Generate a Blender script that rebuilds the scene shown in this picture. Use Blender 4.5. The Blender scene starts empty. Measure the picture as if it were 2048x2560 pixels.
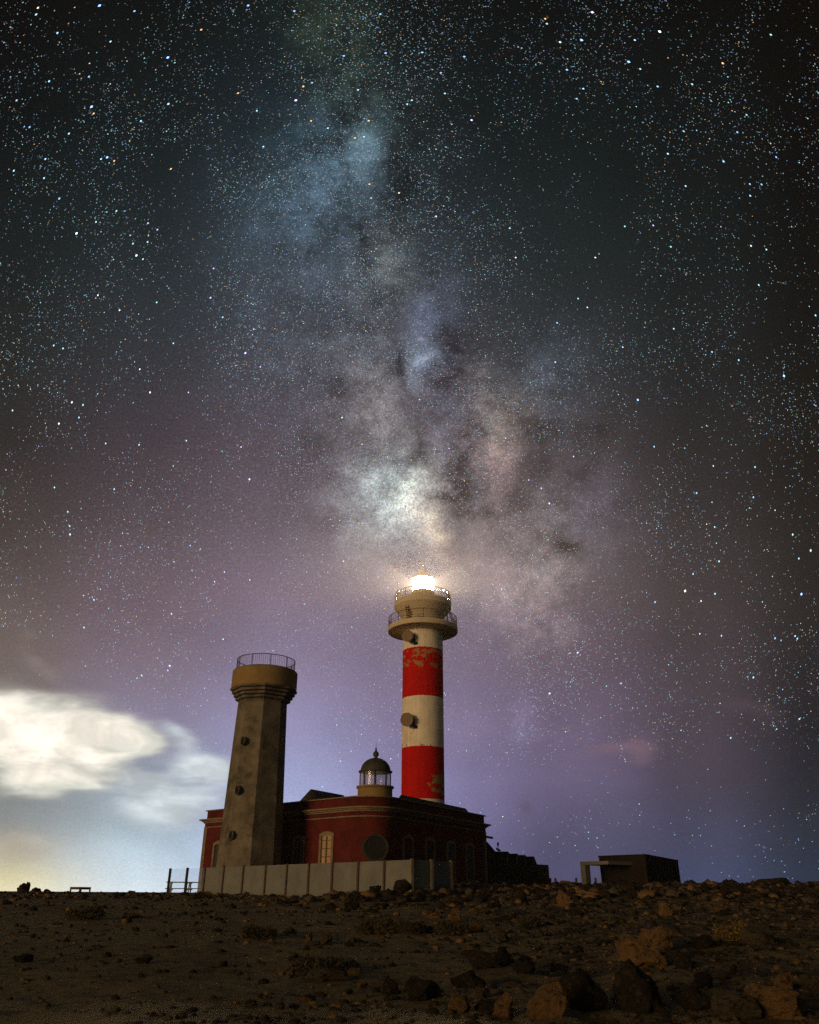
import bpy, bmesh, math, random
import numpy as np
from mathutils import Vector, Matrix

# ------------------------------------------------------------------ scene, camera
S = bpy.context.scene
COL = S.collection
rng = np.random.default_rng(7)
random.seed(7)
EYE = 1.3
FPX = 1990.0                                   # focal length in pixels of the 2048 x 2560 frame
PITCH = math.atan(955 / FPX)
ROLL = 0.0075
fwd = Vector((0, math.cos(PITCH), math.sin(PITCH)))
r0 = Vector((1, 0, 0)); u0 = Vector((0, -math.sin(PITCH), math.cos(PITCH)))
cam_right = r0 * math.cos(ROLL) + u0 * math.sin(ROLL)
cam_up = -r0 * math.sin(ROLL) + u0 * math.cos(ROLL)
cam = bpy.data.cameras.new('camera')
co = bpy.data.objects.new('camera', cam); COL.objects.link(co)
co.matrix_world = Matrix(((cam_right.x, cam_up.x, -fwd.x, 0), (cam_right.y, cam_up.y, -fwd.y, 0),
                          (cam_right.z, cam_up.z, -fwd.z, EYE), (0, 0, 0, 1)))
cam.sensor_fit = 'VERTICAL'; cam.sensor_height = 36.0; cam.sensor_width = 28.8
cam.lens = FPX / 2560 * 36.0
cam.clip_start = 0.1; cam.clip_end = 20000
cam.dof.use_dof = True; cam.dof.focus_distance = 75; cam.dof.aperture_fstop = 1.6
S.camera = co
S.view_settings.view_transform = 'Standard'; S.view_settings.look = 'None'
S.view_settings.exposure = 0; S.view_settings.gamma = 1
S.cycles.use_denoising = False
S.cycles.max_bounces = 8; S.cycles.transparent_max_bounces = 24; S.cycles.volume_bounces = 0
S.cycles.use_light_tree = False; S.cycles.use_adaptive_sampling = False; S.cycles.sample_clamp_indirect = .6

def lin(c):
    return tuple(((v / 255) / 12.92 if v / 255 <= .04045 else ((v / 255 + .055) / 1.055) ** 2.4) for v in c)

# ------------------------------------------------------------------ world: night sky in direction space
W = bpy.data.worlds.new('World'); S.world = W; W.use_nodes = True
nt = W.node_tree; nt.nodes.clear()
class G:                                        # tiny node-graph writer
    def __init__(s, tree): s.t = tree
    def n(s, kind, **kw):
        nd = s.t.nodes.new(kind)
        for k, v in kw.items(): setattr(nd, k, v)
        return nd
    def l(s, a, b): s.t.links.new(a, b)
    def put(s, sock, v):
        if isinstance(v, bpy.types.NodeSocket): s.l(v, sock)
        elif isinstance(v, (tuple, list)) and len(v) == 3 and sock.type == 'RGBA': sock.default_value = (*v, 1)
        else: sock.default_value = v
    def m(s, op, a, b=0.0, c=0.0, clamp=False):
        nd = s.n('ShaderNodeMath', operation=op); nd.use_clamp = clamp
        for i, v in enumerate((a, b, c)): s.put(nd.inputs[i], v)
        return nd.outputs[0]
    def v(s, op, a, b=(0, 0, 0)):
        nd = s.n('ShaderNodeVectorMath', operation=op)
        s.put(nd.inputs[0], a); s.put(nd.inputs[1], b)
        return nd.outputs['Value'] if op in ('DOT_PRODUCT', 'LENGTH') else nd.outputs[0]
    def vs(s, a, k):
        nd = s.n('ShaderNodeVectorMath', operation='SCALE'); s.put(nd.inputs[0], a); s.put(nd.inputs['Scale'], k)
        return nd.outputs[0]
    def mix(s, f, a, b, blend='MIX', clamp=True):
        nd = s.n('ShaderNodeMix', data_type='RGBA', blend_type=blend); nd.clamp_factor = clamp
        s.put(nd.inputs[0], f); s.put(nd.inputs[6], a); s.put(nd.inputs[7], b)
        return nd.outputs[2]
    def mr(s, x, a, b, c=0.0, d=1.0, kind='SMOOTHSTEP'):
        nd = s.n('ShaderNodeMapRange', interpolation_type=kind)
        for k, q in zip(('Value', 'From Min', 'From Max', 'To Min', 'To Max'), (x, a, b, c, d)): s.put(nd.inputs[k], q)
        return nd.outputs[0]
    def noise(s, vec, scale, detail=4.0, rough=.5, dist=0.0, dims='3D', color=False):
        nd = s.n('ShaderNodeTexNoise', noise_dimensions=dims)
        if vec is not None: s.l(vec, nd.inputs['Vector'])
        nd.inputs['Scale'].default_value = scale; nd.inputs['Detail'].default_value = detail
        nd.inputs['Roughness'].default_value = rough; nd.inputs['Distortion'].default_value = dist
        return nd.outputs['Color' if color else 'Fac']
    def ramp(s, x, stops, interp='EASE'):
        nd = s.n('ShaderNodeValToRGB'); cr = nd.color_ramp; cr.interpolation = interp
        while len(cr.elements) < len(stops): cr.elements.new(.5)
        for e, (p, c) in zip(cr.elements, stops): e.position = p; e.color = (*c, 1)
        s.put(nd.inputs[0], x)
        return nd.outputs[0]
g = G(nt)
d = g.n('ShaderNodeTexCoord').outputs['Generated']
den = g.m('MAXIMUM', g.v('DOT_PRODUCT', d, tuple(fwd)), .05)
ax = g.m('DIVIDE', g.v('DOT_PRODUCT', d, tuple(cam_right)), den)
ay = g.m('DIVIDE', g.v('DOT_PRODUCT', d, tuple(cam_up)), den)
# star-chart coordinates (tangent plane about one fixed point of the sky), thousandths of a chart unit
SX = g.m('MULTIPLY_ADD', ax, FPX / 1000, 1.024)
SY = g.m('MULTIPLY_ADD', ay, -FPX / 1000, 1.280)
cmb = g.n('ShaderNodeCombineXYZ'); g.l(SX, cmb.inputs[0]); g.l(SY, cmb.inputs[1]); P = cmb.outputs[0]
cols = {
 0: [(0,2,3,5),(300,10,12,14),(600,22,25,26),(900,30,32,33),(1100,40,38,40),(1300,62,54,56),(1500,92,80,80),(1650,112,100,96),(1800,128,120,118),(1960,128,130,130),(2050,140,143,142),(2130,175,168,150),(2200,222,213,172),(2240,240,230,195)],
 350: [(0,8,10,11),(300,18,21,22),(600,34,37,39),(900,48,48,54),(1100,60,53,62),(1300,78,67,76),(1500,104,88,100),(1650,122,106,122),(1800,135,128,150),(1950,148,158,172),(2050,165,180,190),(2130,195,213,226),(2200,212,226,236),(2240,222,233,240)],
 700: [(0,14,17,17),(300,30,33,35),(600,50,52,56),(900,62,59,66),(1100,78,68,78),(1300,90,78,92),(1500,114,99,121),(1650,130,118,145),(1800,148,142,178),(1950,160,165,205),(2050,170,183,222),(2130,178,196,236),(2240,185,205,246)],
 1050: [(0,10,12,13),(300,20,22,23),(600,38,40,43),(900,58,54,60),(1100,78,70,76),(1300,92,83,92),(1500,108,95,113),(1650,122,108,132),(1800,132,121,152),(1950,134,127,166),(2100,130,124,168),(2240,128,124,172)],
 1400: [(0,4,6,8),(300,16,20,21),(600,27,32,33),(900,42,44,48),(1100,60,55,60),(1300,70,62,71),(1500,86,73,86),(1650,98,83,98),(1800,104,91,114),(1950,108,98,128),(2100,90,86,114),(2200,84,82,112),(2240,84,82,114)],
 1750: [(0,1,3,5),(300,9,12,13),(600,17,21,22),(900,25,28,31),(1100,31,31,36),(1300,40,37,43),(1500,52,46,53),(1650,63,55,62),(1800,72,63,72),(1950,75,68,82),(2100,72,72,95),(2200,68,74,102),(2240,66,76,106)],
 2048: [(0,0,0,1),(300,1,2,4),(600,4,6,8),(900,6,8,11),(1100,9,10,14),(1300,15,15,20),(1500,23,22,28),(1650,28,27,33),(1800,35,34,40),(1950,42,42,50),(2100,48,52,64),(2200,50,58,75),(2240,48,58,78)],
}
ypos = g.m('DIVIDE', SY, 2.3)
sky = None; xs = sorted(cols)
for i, x in enumerate(xs):
    c = g.ramp(ypos, [(q[0] / 2300, lin(q[1:])) for q in cols[x]], 'LINEAR')
    sky = c if sky is None else g.mix(g.mr(SX, xs[i-1] / 1000, x / 1000), sky, c)
# warped chart coordinates give the star clouds ragged outlines
nz = g.noise(P, 2.2, 5, .6, color=True)
nz2 = g.noise(P, 11, 4, .6, color=True)
PW = g.v('ADD', g.v('ADD', P, g.vs(g.v('SUBTRACT', nz, (.5, .5, .5)), .09)), g.vs(g.v('SUBTRACT', nz2, (.5, .5, .5)), .075))
def blob(vec, x, y, rx, ry, rot=0.0):            # gaussian patch, sizes in chart pixels
    mp = g.n('ShaderNodeMapping', vector_type='TEXTURE'); g.l(vec, mp.inputs[0])
    mp.inputs['Location'].default_value = (x / 1000, y / 1000, 0)
    mp.inputs['Rotation'].default_value = (0, 0, math.radians(rot))
    mp.inputs['Scale'].default_value = (rx / 1000, ry / 1000, 1)
    return g.m('EXPONENT', g.m('MULTIPLY', g.v('DOT_PRODUCT', mp.outputs[0], mp.outputs[0]), -1.0))
def add(a, b): return g.v('ADD', a, b)
fb = g.noise(P, 9.0, 8, .72)
fbm = g.m('MULTIPLY', g.mr(fb, .38, .63, .22, 1.75, 'LINEAR'), g.mr(g.noise(P, 42, 5, .8), .34, .66, .62, 1.38, 'LINEAR'))
mw = [  # x, y, rx, ry, rotation, colour added (linear)
 (900,385,60,95,10,(.085,.082,.088)), (825,420,110,120,0,(.048,.056,.068)), (890,290,60,60,0,(.028,.024,.016)), (840,110,90,110,0,(.022,.019,.010)), (800,0,100,90,0,(.014,.013,.007)), (870,230,80,90,0,(.016,.014,.009)), (1010,330,70,110,0,(.010,.009,.006)), (760,560,120,130,0,(.022,.024,.032)),
 (972,690,62,95,10,(.085,.070,.058)), (955,600,60,70,0,(.040,.032,.028)), (1085,800,60,90,0,(.040,.045,.070)), (1054,905,28,52,28,(.17,.20,.26)), (1110,1010,60,120,0,(.020,.020,.040)),
 (943,1013,60,80,-5,(.095,.078,.068)), (880,930,70,90,0,(.030,.026,.026)),
 (985,1215,76,76,-10,(.24,.34,.31)), (1045,1250,62,80,-25,(.30,.26,.19)), (970,1310,95,75,0,(.16,.18,.17)), (1088,1338,26,70,-15,(.20,.14,.07)), (900,1210,80,120,0,(.06,.06,.06)),
 (1250,1045,80,70,0,(.085,.066,.048)), (1245,1156,60,80,-15,(.12,.072,.060)), (1190,960,60,60,0,(.035,.028,.026)), (1370,930,80,90,0,(.035,.042,.058)), (1200,1110,60,60,0,(.05,.035,.032)),
 (1355,1265,60,60,0,(.06,.050,.050)), (1360,1430,90,80,0,(.11,.092,.086)), (1330,1560,110,90,0,(.075,.058,.058)), (1220,1440,100,90,0,(.06,.042,.042)), (1470,1290,90,100,0,(.030,.030,.042)), (1250,1320,70,50,0,(.045,.032,.030)),
 (1310,1810,40,60,10,(.03,.03,.05)), (950,850,210,400,-8,(.026,.023,.028)), (1190,1270,290,320,0,(.030,.024,.028)), (740,800,200,400,0,(.013,.015,.023)), (960,1180,140,160,0,(.05,.052,.054)),
]
def chain(vec, prev):       # evaluate one patch after another: keeps the shader small
    nd = g.n('ShaderNodeVectorMath', operation='MULTIPLY_ADD'); g.l(prev, nd.inputs[0]); nd.inputs[1].default_value = (1e-9,) * 3; g.l(vec, nd.inputs[2]); return nd.outputs[0]
band = None
for i, (x, y, rx, ry, ro, c) in enumerate(mw):
    t = g.vs(c, blob(PW if i % 3 or not band else chain(PW, band), x, y, rx, ry, ro)); band = t if band is None else add(band, t)
sky = add(sky, g.vs(band, fbm))
# dust lanes in front of the star clouds
fb2 = g.mr(g.noise(P, 8.5, 9, .78), .39, .56, .0, 1.1)
dust = None
PD = chain(PW, sky)
lanes = [(885,227,45,55,0,.8), (985,400,40,115,-4,.55), (1040,480,70,120,0,.4), (905,590,55,50,20,.9), (860,300,50,40,0,.5), (1010,590,50,50,0,.5), (985,760,34,34,0,.5), (1000,920,18,75,-12,.85), (1150,905,46,90,0,.65),
     (1120,830,30,60,0,.4), (1100,960,40,60,0,.5), (1035,1125,22,70,8,.8), (1100,1215,40,45,-30,.8), (1150,1120,36,110,8,.75), (1160,1250,50,70,-10,.55), (1335,1055,60,26,15,.75), (1290,1250,52,42,30,.8), (1210,1280,50,30,10,.5),
     (1380,1345,70,26,28,.65), (1430,1375,40,22,20,.7), (1456,1175,40,40,0,.55), (1490,1070,50,36,0,.5), (1340,1160,40,50,0,.5), (800,1105,60,45,0,.4), (860,1010,50,70,0,.45), (820,800,60,80,0,.35), (1300,1490,30,60,-20,.35), (1420,1480,40,50,0,.4), (905,1120,40,40,0,.4), (1130,1400,40,60,0,.35)]
for i, (x, y, rx, ry, ro, k) in enumerate(lanes):
    if i % 3 == 0 and i: PD = chain(PW, dust)
    t = g.m('MULTIPLY', blob(PD, x, y, rx, ry, ro), k); dust = t if dust is None else g.m('ADD', dust, t)
dk = g.m('MULTIPLY', g.m('MINIMUM', dust, .95), fb2)
dn = g.n('ShaderNodeCombineXYZ')
for k_, f_ in enumerate((.84, .88, .86)): g.l(g.m('MULTIPLY_ADD', dk, -f_, 1.0), dn.inputs[k_])
sky = g.v('MULTIPLY', sky, dn.outputs[0])
# general mottling and the fine dusting of unresolved stars
mott = g.mr(g.noise(P, 3.1, 7, .6), .3, .7, .88, 1.12, 'LINEAR')
fine = g.mr(g.noise(P, 190, 2, .8), .30, .74, .60, 1.50, 'LINEAR')
fine2 = g.mr(g.noise(P, 90, 3, .8), .3, .7, .90, 1.10, 'LINEAR')
gk = g.mr(SY, 1.15, 1.85, 1.0, .22)
sky = g.vs(sky, g.m('MULTIPLY', mott, g.m('MULTIPLY_ADD', g.m('SUBTRACT', g.m('MULTIPLY', fine, fine2), 1.0), gk, 1.0)))
tint = g.noise(P, 260, 1, .5, color=True)
teal = g.mr(SY, .2, 1.2, 1, 0)
tn = g.n('ShaderNodeCombineXYZ'); g.l(g.m('MULTIPLY_ADD', teal, -.42, .85), tn.inputs[0]); g.l(g.m('MULTIPLY_ADD', teal, .06, .85), tn.inputs[1]); g.l(g.m('MULTIPLY_ADD', teal, .22, .85), tn.inputs[2])
sky = g.v('MULTIPLY', sky, g.v('ADD', g.vs(tint, .30), tn.outputs[0]))
# clouds lit by the town below the horizon
cn = g.n('ShaderNodeMapping'); g.l(P, cn.inputs[0]); cn.inputs['Rotation'].default_value = (0, 0, math.radians(-12)); cn.inputs['Scale'].default_value = (3.2, 9.0, 1)
CV = cn.outputs[0]
cnz2 = g.mr(g.noise(CV, 1.5, 3.5, .5), .34, .66, 0, 1, 'SMOOTHSTEP')
PC = g.v('ADD', g.v('ADD', P, g.vs(g.v('SUBTRACT', g.noise(CV, .8, 2, .5, color=True), (.5, .5, .5)), .15)), g.vs(g.v('SUBTRACT', g.noise(CV, 2.6, 2, .5, color=True), (.5, .5, .5)), .035))
sh_ = g.n('ShaderNodeMapping'); g.l(PC, sh_.inputs[0]); sh_.inputs['Rotation'].default_value = (0, 0, math.radians(-10)); sh_.inputs['Scale'].default_value = (6, 13, 1)
shade = g.mr(g.noise(sh_.outputs[0], 1.0, 5, .58), .30, .70, .66, 1.10)
def cloud(sky, parts, lo, hi, colour, amount, nk=.9):
    C = None; PCc = chain(PC, sky)
    for x, y, rx, ry, ro, k in parts:
        t = g.m('MULTIPLY', blob(PCc, x, y, rx, ry, ro), k); C = t if C is None else g.m('ADD', C, t)
    C = g.m('MULTIPLY', C, g.m('MULTIPLY_ADD', cnz2, nk, 1 - nk * .5))
    return g.mix(g.m('MULTIPLY', g.mr(C, lo, hi), amount), sky, g.vs(tuple(colour), shade))
sky = cloud(sky, [(120,1660,24,90,-40,.9), (60,1690,60,40,20,.5)], .1, .9, lin((160,145,140)), .5)
sky = cloud(sky, [(500,1912,80,34,10,1.), (535,1940,46,46,0,.7), (430,1990,130,62,-4,1.1), (410,2045,100,46,0,.7), (330,1965,70,36,0,.6), (455,1850,44,26,25,.8), (400,1915,44,14,-10,-.35), (300,1990,60,16,0,-.25), (500,1965,60,12,0,-.25)], .02, 1.25, lin((226,236,240)), .92, .7)
sky = cloud(sky, [(-40,1830,250,92,6,1.6), (110,1812,150,56,14,1.2), (150,1890,160,58,5,1.2), (265,1826,70,30,15,1.), (345,1830,56,32,25,1.), (385,1862,34,22,10,.8), (260,1885,110,38,0,.8), (60,1950,110,30,4,.8), (190,1958,60,18,-6,.6), (300,1850,60,8,4,-.25), (385,1900,50,18,-14,-.5), (245,1948,70,9,-5,-.4)], .04, 1.15, lin((236,236,222)), .93, .7)
sky = cloud(sky, [(-20,1840,210,86,5,1.7), (140,1850,150,60,10,1.2), (250,1828,80,18,15,.9), (340,1830,40,20,25,.8), (280,1880,80,22,0,.8), (70,1935,90,20,4,.6), (300,1850,60,9,4,-.25), (130,1905,80,8,4,-.35), (60,1800,90,8,10,-.3)], .05, 1.25, (1.16, 1.07, .93), .95, .6)
sky = cloud(sky, [(60,2140,110,20,0,.9), (20,2120,60,30,0,.7), (80,2180,60,10,0,.7)], .15, .9, lin((226,210,182)), .22)
sky = cloud(sky, [(1625,1860,46,40,0,1.), (1530,1885,60,26,0,.8), (1590,1885,60,30,0,.4)], .1, 1.0, lin((132,104,116)), .5, .3)
sky = cloud(sky, [(1870,1790,80,46,10,.9), (1660,1720,110,60,-10,.6), (1310,2010,26,36,0,.8)], .15, .95, lin((92,78,86)), .35, .3)
back = g.mr(g.v('DOT_PRODUCT', d, tuple(fwd)), .62, -.2)          # ambient fill added to the sky behind and beside the camera
sky = add(sky, g.vs((.046, .048, .042), back))
bg = g.n('ShaderNodeBackground'); g.l(sky, bg.inputs[0]); bg.inputs[1].default_value = 1.0
ow = g.n('ShaderNodeOutputWorld'); g.l(bg.outputs[0], ow.inputs[0])
W.cycles.sampling_method = 'MANUAL'; W.cycles.sample_map_resolution = 512

# ------------------------------------------------------------------ the one sun: low warm town light from the left behind the camera
SUN_AZ, SUN_EL = math.radians(43), math.radians(4.0)
to_sun = Vector((-math.sin(SUN_AZ) * math.cos(SUN_EL), -math.cos(SUN_AZ) * math.cos(SUN_EL), math.sin(SUN_EL)))
sl = bpy.data.lights.new('town_light', 'SUN'); sl.energy = 1.75; sl.color = (1.0, .61, .28); sl.angle = math.radians(20)
so = bpy.data.objects.new('town_light', sl); COL.objects.link(so)
so.rotation_euler = (-to_sun).to_track_quat('-Z', 'Y').to_euler()

# ------------------------------------------------------------------ helpers
def ray(px, py):                                # direction of a point of the photograph's frame
    a, b = px - 1024, 1280 - py
    return fwd * FPX + cam_right * a + cam_up * b
def at(px, py, Y=None, Z=None):                 # the point seen there at depth Y or at height Z above the eye
    r = ray(px, py); t = Y / r.y if Y is not None else Z / r.z
    return Vector((r.x * t, r.y * t, EYE + r.z * t))

def hash2(ix, iy, s):
    h = (ix.astype(np.int64) * 374761393 + iy.astype(np.int64) * 668265263 + s * 144665) & 0x7fffffff
    h = ((h ^ (h >> 13)) * 1274126177) & 0x7fffffff
    return ((h ^ (h >> 16)) & 0xffff) / 65535.0
def vnoise(x, y, s=0):
    ix, iy = np.floor(x), np.floor(y); fx, fy = x - ix, y - iy
    fx = fx * fx * (3 - 2 * fx); fy = fy * fy * (3 - 2 * fy)
    a, b = hash2(ix, iy, s), hash2(ix + 1, iy, s); c, e = hash2(ix, iy + 1, s), hash2(ix + 1, iy + 1, s)
    return (a * (1 - fx) + b * fx) * (1 - fy) + (c * (1 - fx) + e * fx) * fy - .5
def sst(x, a, b):
    t = np.clip((x - a) / (b - a), 0, 1); return t * t * (3 - 2 * t)
def ground_z(x, y):
    x = np.asarray(x, float); y = np.asarray(y, float)
    z = np.where(y < 45, 1.3 * np.maximum(y, -30) / 45, 1.3)
    z = z - .10 * np.exp(-((y - 45) / 10) ** 2)                       # soften the brow of the slope
    mound = sst(x, -6.5, 1.5) * np.exp(-((y - 43) / 9.0) ** 2) * .50
    z = z + mound + sst(x, 2, 16) * .20 * np.exp(-((y - 55) / 12) ** 2)
    z = z - sst(x, -9, -20) * .04 - .35 * sst(y, 70, 130) - .6 * sst(y, 130, 600)
    near = np.exp(-((np.hypot(x, y)) / 140) ** 2)
    rough = .45 + .75 * sst(x, -5, 5)
    n = vnoise(x / 4.1, y / 4.1, 1) * .14 + vnoise(x / 1.3, y / 1.3, 2) * .10 + vnoise(x / .5, y / .5, 3) * .05 + vnoise(x / .22, y / .22, 4) * .024
    return z + n * rough * near
def gz(x, y): return float(ground_z(x, y))
def hit(px, py):                                # where the view through that point meets the ground
    r = ray(px, py).normalized(); t = 5.0
    while t < 130:
        q = r * t
        if EYE + q.z < gz(q.x, q.y): break
        t += .1
    q = r * t
    return Vector((q.x, q.y, gz(q.x, q.y)))

class MB:
    def __init__(s): s.b = bmesh.new()
    def poly(s, pts): s.b.faces.new([s.b.verts.new(p) for p in pts])
    def frame(s, o, x, y, z, size):             # box: corner o, unit axes, size
        o = Vector(o); x, y, z = (Vector(v).normalized() * k for v, k in zip((x, y, z), size))
        c = [s.b.verts.new(o + x * i + y * j + z * k) for k in (0, 1) for j in (0, 1) for i in (0, 1)]
        for f in ((0, 2, 3, 1), (4, 5, 7, 6), (0, 1, 5, 4), (2, 6, 7, 3), (0, 4, 6, 2), (1, 3, 7, 5)): s.b.faces.new([c[i] for i in f])
        return s
    def box(s, c, size, rz=0.0):
        cx, sx = math.cos(rz), math.sin(rz); X = Vector((cx, sx, 0)); Y = Vector((-sx, cx, 0)); Z = Vector((0, 0, 1))
        o = Vector(c) - X * size[0] / 2 - Y * size[1] / 2 - Z * size[2] / 2
        return s.frame(o, X, Y, Z, size)
    def bar(s, a, b, w, h=None):
        a, b = Vector(a), Vector(b); z = (b - a); L = z.length; z.normalize()
        x = z.cross(Vector((0, 0, 1))); x = Vector((1, 0, 0)) if x.length < 1e-4 else x.normalized(); y = z.cross(x); h = h or w
        return s.frame(a - x * w / 2 - y * h / 2, x, y, z, (w, h, L))
    def lathe(s, prof, c=(0, 0, 0), n=64, a0=0.0, caps=False):
        c = Vector(c); rings = []
        for r, z in prof:
            rings.append([s.b.verts.new(c + Vector((r * math.cos(a0 + 2 * math.pi * i / n), r * math.sin(a0 + 2 * math.pi * i / n), z))) for i in range(n)])
        for A, B in zip(rings, rings[1:]):
            for i in range(n): s.b.faces.new((A[i], A[(i + 1) % n], B[(i + 1) % n], B[i]))
        if caps:
            s.b.faces.new(rings[0][::-1]); s.b.faces.new(rings[-1])
        return s
    def tube(s, pts, r, n=6, closed=False):
        pts = [Vector(p) for p in pts]; rings = []
        N = len(pts)
        for i, p in enumerate(pts):
            a = pts[(i - 1) % N] if (closed or i) else p; b = pts[(i + 1) % N] if (closed or i < N - 1) else p
            t = (b - a).normalized(); x = t.cross(Vector((0, 0, 1))); x = Vector((1, 0, 0)) if x.length < 1e-3 else x.normalized(); y = t.cross(x)
            rings.append([s.b.verts.new(p + (x * math.cos(2 * math.pi * k / n) + y * math.sin(2 * math.pi * k / n)) * r) for k in range(n)])
        for i in range(N if closed else N - 1):
            A, B = rings[i], rings[(i + 1) % N]
            for k in range(n): s.b.faces.new((A[k], A[(k + 1) % n], B[(k + 1) % n], B[k]))
        if not closed: s.b.faces.new(rings[0]); s.b.faces.new(rings[-1])
        return s
    def prism(s, poly, z0, z1):
        A = [s.b.verts.new((p[0], p[1], z0)) for p in poly]; B = [s.b.verts.new((p[0], p[1], z1)) for p in poly]
        n = len(poly)
        for i in range(n): s.b.faces.new((A[i], A[(i + 1) % n], B[(i + 1) % n], B[i]))
        s.b.faces.new(A[::-1]); s.b.faces.new(B)
        return s
    def ringprism(s, outer, inner, z0, z1):
        n = len(outer); V = [[s.b.verts.new((p[0], p[1], z)) for p in q] for q, z in ((outer, z0), (outer, z1), (inner, z1), (inner, z0))]
        for k in range(4):
            A, B = V[k], V[(k + 1) % 4]
            for i in range(n): s.b.faces.new((A[i], A[(i + 1) % n], B[(i + 1) % n], B[i]))
        return s
    def extrude(s, pts, vec):                   # planar polygon swept along vec
        vec = Vector(vec); A = [s.b.verts.new(Vector(p)) for p in pts]; B = [s.b.verts.new(Vector(p) + vec) for p in pts]; n = len(pts)
        for i in range(n): s.b.faces.new((A[i], A[(i + 1) % n], B[(i + 1) % n], B[i]))
        s.b.faces.new(A[::-1]); s.b.faces.new(B)
        return s
    def build(s, name, mat, parent=None, smooth=False, loc=None, bevel=0.0):
        bmesh.ops.recalc_face_normals(s.b, faces=s.b.faces)
        me = bpy.data.meshes.new(name); s.b.to_mesh(me); s.b.free()
        me.materials.append(mat)
        if smooth:
            for p in me.polygons: p.use_smooth = True
            me.set_sharp_from_angle(angle=math.radians(35))
        o = bpy.data.objects.new(name, me); COL.objects.link(o)
        if bevel:
            mo = o.modifiers.new('bevel', 'BEVEL'); mo.width = bevel; mo.segments = 2
        if parent:
            o.parent = parent
            o.location = -parent.location if loc is None else loc   # meshes are written in world coordinates
        return o
def tag(o, label=None, cat=None, group=None, kind=None):
    for k, v in (('label', label), ('category', cat), ('group', group), ('kind', kind)):
        if v: o[k] = v
    return o
def thing(name, loc, label, cat, group=None):
    o = bpy.data.objects.new(name, None); COL.objects.link(o); o.location = loc; o.empty_display_size = .3
    return tag(o, label, cat, group)

# ------------------------------------------------------------------ materials
def mat(name, col, rough=.85, var=.25, scale=2.0, bump=.0, bscale=20.0, metal=0.0, col2=None, thr=None, spec=.3):
    M = bpy.data.materials.new(name); M.use_nodes = True; t = M.node_tree; q = G(t); b = t.nodes['Principled BSDF']
    tc = q.n('ShaderNodeTexCoord').outputs['Object']
    n = q.noise(tc, scale, 7, .62)
    f = q.mr(n, .3, .7, 1 - var, 1 + var, 'LINEAR')
    c = q.vs(tuple(col), f)
    if col2:
        lo, hi = thr or (.5, .62)
        c = q.mix(q.mr(q.noise(tc, scale * .7, 8, .65, .3), lo, hi), c, col2)
    c = q.v('MULTIPLY', c, q.v('ADD', q.vs(q.noise(tc, scale * 9, 4, .7, color=True), .3), (.85, .85, .85)))
    q.l(c, b.inputs['Base Color'])
    b.inputs['Roughness'].default_value = rough; b.inputs['Metallic'].default_value = metal; b.inputs['Specular IOR Level'].default_value = spec
    if bump:
        bp = q.n('ShaderNodeBump'); bp.inputs['Strength'].default_value = bump; bp.inputs['Distance'].default_value = .05
        q.l(q.noise(tc, bscale, 6, .65), bp.inputs['Height']); q.l(bp.outputs[0], b.inputs['Normal'])
    return M
def emis(name, col, k):
    M = bpy.data.materials.new(name); M.use_nodes = True; t = M.node_tree; t.nodes.clear(); q = G(t)
    e = q.n('ShaderNodeEmission'); e.inputs[0].default_value = (*col, 1); e.inputs[1].default_value = k
    o = q.n('ShaderNodeOutputMaterial'); q.l(e.outputs[0], o.inputs[0]); return M
def glass(name, tint, refl=.08, diffuse=None, transl=None, share=.0):
    M = bpy.data.materials.new(name); M.use_nodes = True; t = M.node_tree; t.nodes.clear(); q = G(t)
    tr = q.n('ShaderNodeBsdfTransparent'); tr.inputs[0].default_value = (*tint, 1)
    gl = q.n('ShaderNodeBsdfGlossy'); gl.inputs['Roughness'].default_value = .05
    mx = q.n('ShaderNodeMixShader'); mx.inputs[0].default_value = refl; q.l(tr.outputs[0], mx.inputs[1]); q.l(gl.outputs[0], mx.inputs[2]); last = mx.outputs[0]
    if share:
        df = q.n('ShaderNodeBsdfDiffuse'); tl = q.n('ShaderNodeBsdfTranslucent')
        tc = q.n('ShaderNodeTexCoord').outputs['Object']
        st = q.mr(q.noise(tc, 1.4, 6, .6), .3, .7, .8, 1.1, 'LINEAR')
        q.l(q.vs(tuple(diffuse), st), df.inputs[0]); q.l(q.vs(tuple(transl), st), tl.inputs[0])
        a = q.n('ShaderNodeAddShader'); q.l(df.outputs[0], a.inputs[0]); q.l(tl.outputs[0], a.inputs[1])
        m2 = q.n('ShaderNodeMixShader'); m2.inputs[0].default_value = share; q.l(last, m2.inputs[1]); q.l(a.outputs[0], m2.inputs[2]); last = m2.outputs[0]
    o = q.n('ShaderNodeOutputMaterial'); q.l(last, o.inputs[0]); return M

M_concrete = mat('weathered concrete', (.16, .145, .112), .92, .45, 1.1, .5, 9, col2=(.075, .072, .056), thr=(.50, .66))
M_ochre = mat('ochre render', (.26, .185, .08), .9, .2, 1.5, .3, 14)
M_cream = mat('cream gallery paint', (.58, .50, .36), .7, .12, 1.5, .1, 14)
M_redwall = mat('red lime wash', (.10, .014, .011), .92, .35, .9, .4, 18, col2=(.055, .011, .009), thr=(.52, .70))
M_stone = mat('pale stone trim', (.21, .165, .115), .9, .3, 2.2, .5, 12)
M_roof = mat('dark roof sheet', (.055, .05, .045), .85, .3, 1.5, .2, 10)
M_dome = mat('oxidised metal dome', (.055, .060, .050), .65, .3, 2.5, .2, 12, metal=.2)
M_iron = mat('dark iron', (.03, .027, .025), .6, .2, 3, 0, metal=.4)
M_rail = mat('grey railing steel', (.10, .085, .07), .6, .2, 3, 0, metal=.3)
M_wood = mat('weathered wood', (.085, .065, .045), .85, .3, 6, .3, 20)
M_paleshutter = mat('pale window panel', (.42, .30, .18), .6, .1, 2)
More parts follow.
